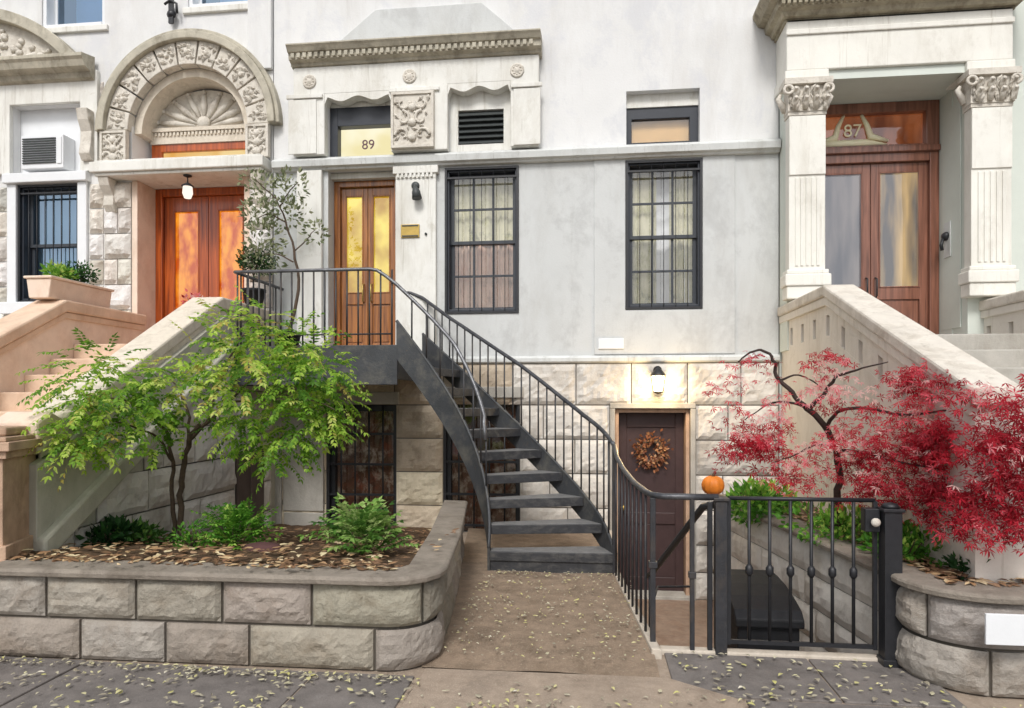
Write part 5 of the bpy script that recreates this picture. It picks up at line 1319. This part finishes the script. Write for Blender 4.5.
# pumpkin on the end of the planter wall
c = Vector((1.30, 7.45, .59))
o = thing('pumpkin', c, 'small orange pumpkin on the end of the planter wall beside the basement door', 'pumpkin')
b = MB(); ns, nr_ = 40, 12; rings = []
for j in range(nr_+1):
    ph = math.pi*j/nr_; ring = []
    for i in range(ns):
        t = 2*math.pi*i/ns; rr = .120*math.sin(ph)**.8*(1-.09*abs(math.sin(t*5))**.6*1.0)+.0005
        ring.append(b.bm.verts.new(c+Vector((rr*math.cos(t)*-1, rr*math.sin(t), .103-.103*math.cos(ph)*(1-.16*math.sin(ph)*0)-(.02 if j == nr_ else 0)))))
    rings.append(ring)
for A_, B_ in zip(rings, rings[1:]):
    for i in range(ns): b.fv([A_[i], A_[(i+1) % ns], B_[(i+1) % ns], B_[i]]).smooth = True
b.build('body', 'pump', o)
MB().tube([c+Vector((0, 0, .175)), c+Vector((.005, 0, .22)), c+Vector((.025, -.01, .245))], [.024, .015, .018], 8).build('stem', 'bark', o)

# fallen leaves
def litter(name, pts, m, seed, size=(.035, .065)):
    b = MB(); rn = random.Random(seed)
    for p in pts:
        s_ = rn.uniform(*size); a = rn.uniform(0, 6.28); d = Vector((math.cos(a), math.sin(a), rn.uniform(-.1, .15)))*s_; n = Vector((-math.sin(a), math.cos(a), rn.uniform(-.15, .15)))*s_*rn.uniform(.4, .7)
        c = Vector(p)+Vector((0, 0, .010+rn.uniform(0, .012))); t = rn.random(); cv = Vector((0, 0, rn.uniform(-.003, .01)))
        cm = c+Vector((0, 0, .004))
        b.face([c-d, cm-d*.1, cm+d*.5, c+n*.8-d*.3+cv], t); b.face([cm+d*.5, c+d, c+n*.75+d*.3+cv, c+n*.8-d*.3+cv], t)
        b.face([c-d, c-n*.8-d*.3+cv, cm+d*.5, cm-d*.1], t); b.face([cm+d*.5, c-n*.8-d*.3+cv, c-n*.75+d*.3+cv, c+d], t)
    return tag(b.build(name, m, recalc=False), kind='stuff')
rn = random.Random(77)
pts = []
for _ in range(1150):
    x, y_ = rn.uniform(-3.85, -1.15), 4.0+3.6*rn.random()**1.7
    if x < -1.13-.13*max(0, y_-4.4): pts.append((x, y_, zs_l(x, y_)+.012))
for _ in range(420):
    y_ = 4.05+2.6*rn.random()**1.4; x = rn.uniform(xr_l(y_)+.02, 2.18 if y_ > 4.25 else 2.6); pts.append((x, y_, .562))
litter('bed_leaves', pts, 'litter', 1, (.022, .048))
pts = []
for _ in range(480):
    x, y_ = rn.uniform(-4, 3), 2.6+1.35*rn.random(); 
    if y_ < 3.78: pts.append((x, y_, .012))
for _ in range(170): pts.append((rn.uniform(-3.6, -1.0), 3.80-abs(rn.gauss(0, .05)), .012))
for _ in range(130): 
    x = rn.uniform(.5, 1.9); pts.append((x, rn.uniform(3.75, 4.36), .014))
for _ in range(60): pts.append((rn.uniform(1.95, 3), 3.74-abs(rn.gauss(0, .06)), .012))
for _ in range(80):
    cx_, cy_ = rn.uniform(-4, 3), rn.uniform(2.7, 3.75)
    for q in range(rn.randint(4, 14)): pts.append((cx_+rn.gauss(0, .10), min(3.76, cy_+rn.gauss(0, .05)), .013))
for xj in (-3.2, -1.7, -.99, .81, 1.9):
    for q in range(26): pts.append((xj+rn.gauss(0, .025), rn.uniform(2.6, 3.76), .013))
litter('pavement_leaves', pts, 'litterp', 2, (.010, .026))
pts = [(rn.uniform(-.85, .36), rn.uniform(4.05, 6.1), .045) for _ in range(420)]
for _ in range(60): pts.append((-.93+abs(rn.gauss(0, .07)), rn.uniform(4.1, 6.0), .045))
for _ in range(50): pts.append((rn.uniform(-.85, .1), 6.12-abs(rn.gauss(0, .06)), .045))
litter('walkway_leaves', pts, 'litterp', 3, (.007, .019))
pts = [(rn.uniform(-3.6, -1.2), rn.uniform(3.84, 4.04), .593) for _ in range(70)]+[(rn.uniform(-1.0, -1.06), rn.uniform(4.4, 5.2), .593) for _ in range(10)]
litter('coping_leaves', pts, 'litter', 4, (.015, .035))

# things of one kind share a group
for nm, ph in (('townhouse', 'townhouses of the row'), ('stoop', 'stone stoops'), ('stone_planter', 'stone planters along the pavement'), ('gate_post', 'posts of the iron gate'),
               ('plant_pot', 'pots on the landings'), ('bush', 'low green plants in beds and boxes')):
    for o in COL.objects:
        if o.parent is None and o.name.split('.')[0] == nm: o['group'] = ph
# ------------------------------------------------------------------ camera, sky, sun
cam = bpy.data.cameras.new('camera'); co = bpy.data.objects.new('camera', cam); COL.objects.link(co)
cam.sensor_width = 36; cam.lens = 683/1024*36; cam.shift_y = 46/1024; cam.clip_end = 500; cam.clip_start = .05
co.location = (0, 0, 1.6); co.rotation_euler = (rad(90), 0, YAW); SC.camera = co

EL, AZM = 46, 184                                   # sun height, bearing clockwise from +y: behind the camera, a little to the left
w = bpy.data.worlds.new('World'); SC.world = w; w.use_nodes = True; nt = w.node_tree; nt.nodes.clear()
sky = N(nt, 'TexSky', sky_type='NISHITA', sun_disc=False, sun_elevation=rad(EL), sun_rotation=rad(AZM), air_density=1.0, dust_density=3.0)
hs = N(nt, 'HueSaturation'); hs.inputs['Saturation'].default_value = .30; hs.inputs['Value'].default_value = 1.0
bg = N(nt, 'Background'); bg.inputs['Strength'].default_value = .135
wo = N(nt, 'OutputWorld'); nt.links.new(sky.outputs[0], hs.inputs['Color']); nt.links.new(hs.outputs[0], bg.inputs[0]); nt.links.new(bg.outputs[0], wo.inputs[0])
sd = bpy.data.lights.new('sun', 'SUN'); sd.energy = 1.75; sd.angle = rad(15); sd.color = (1, .975, .94)
so = bpy.data.objects.new('sun', sd); COL.objects.link(so)
dv = Vector((math.sin(rad(AZM))*math.cos(rad(EL)), math.cos(rad(AZM))*math.cos(rad(EL)), math.sin(rad(EL))))
so.rotation_euler = dv.to_track_quat('Z', 'Y').to_euler(); so.location = dv*30
SC.view_settings.view_transform = 'Standard'; SC.view_settings.look = 'None'; SC.view_settings.gamma = 1; SC.view_settings.use_curve_mapping = False
SC.view_settings.exposure = 0.17
SC.cycles.max_bounces = 8; SC.cycles.transparent_max_bounces = 12; SC.cycles.use_denoising = True
SC.cycles.sample_clamp_indirect = 6
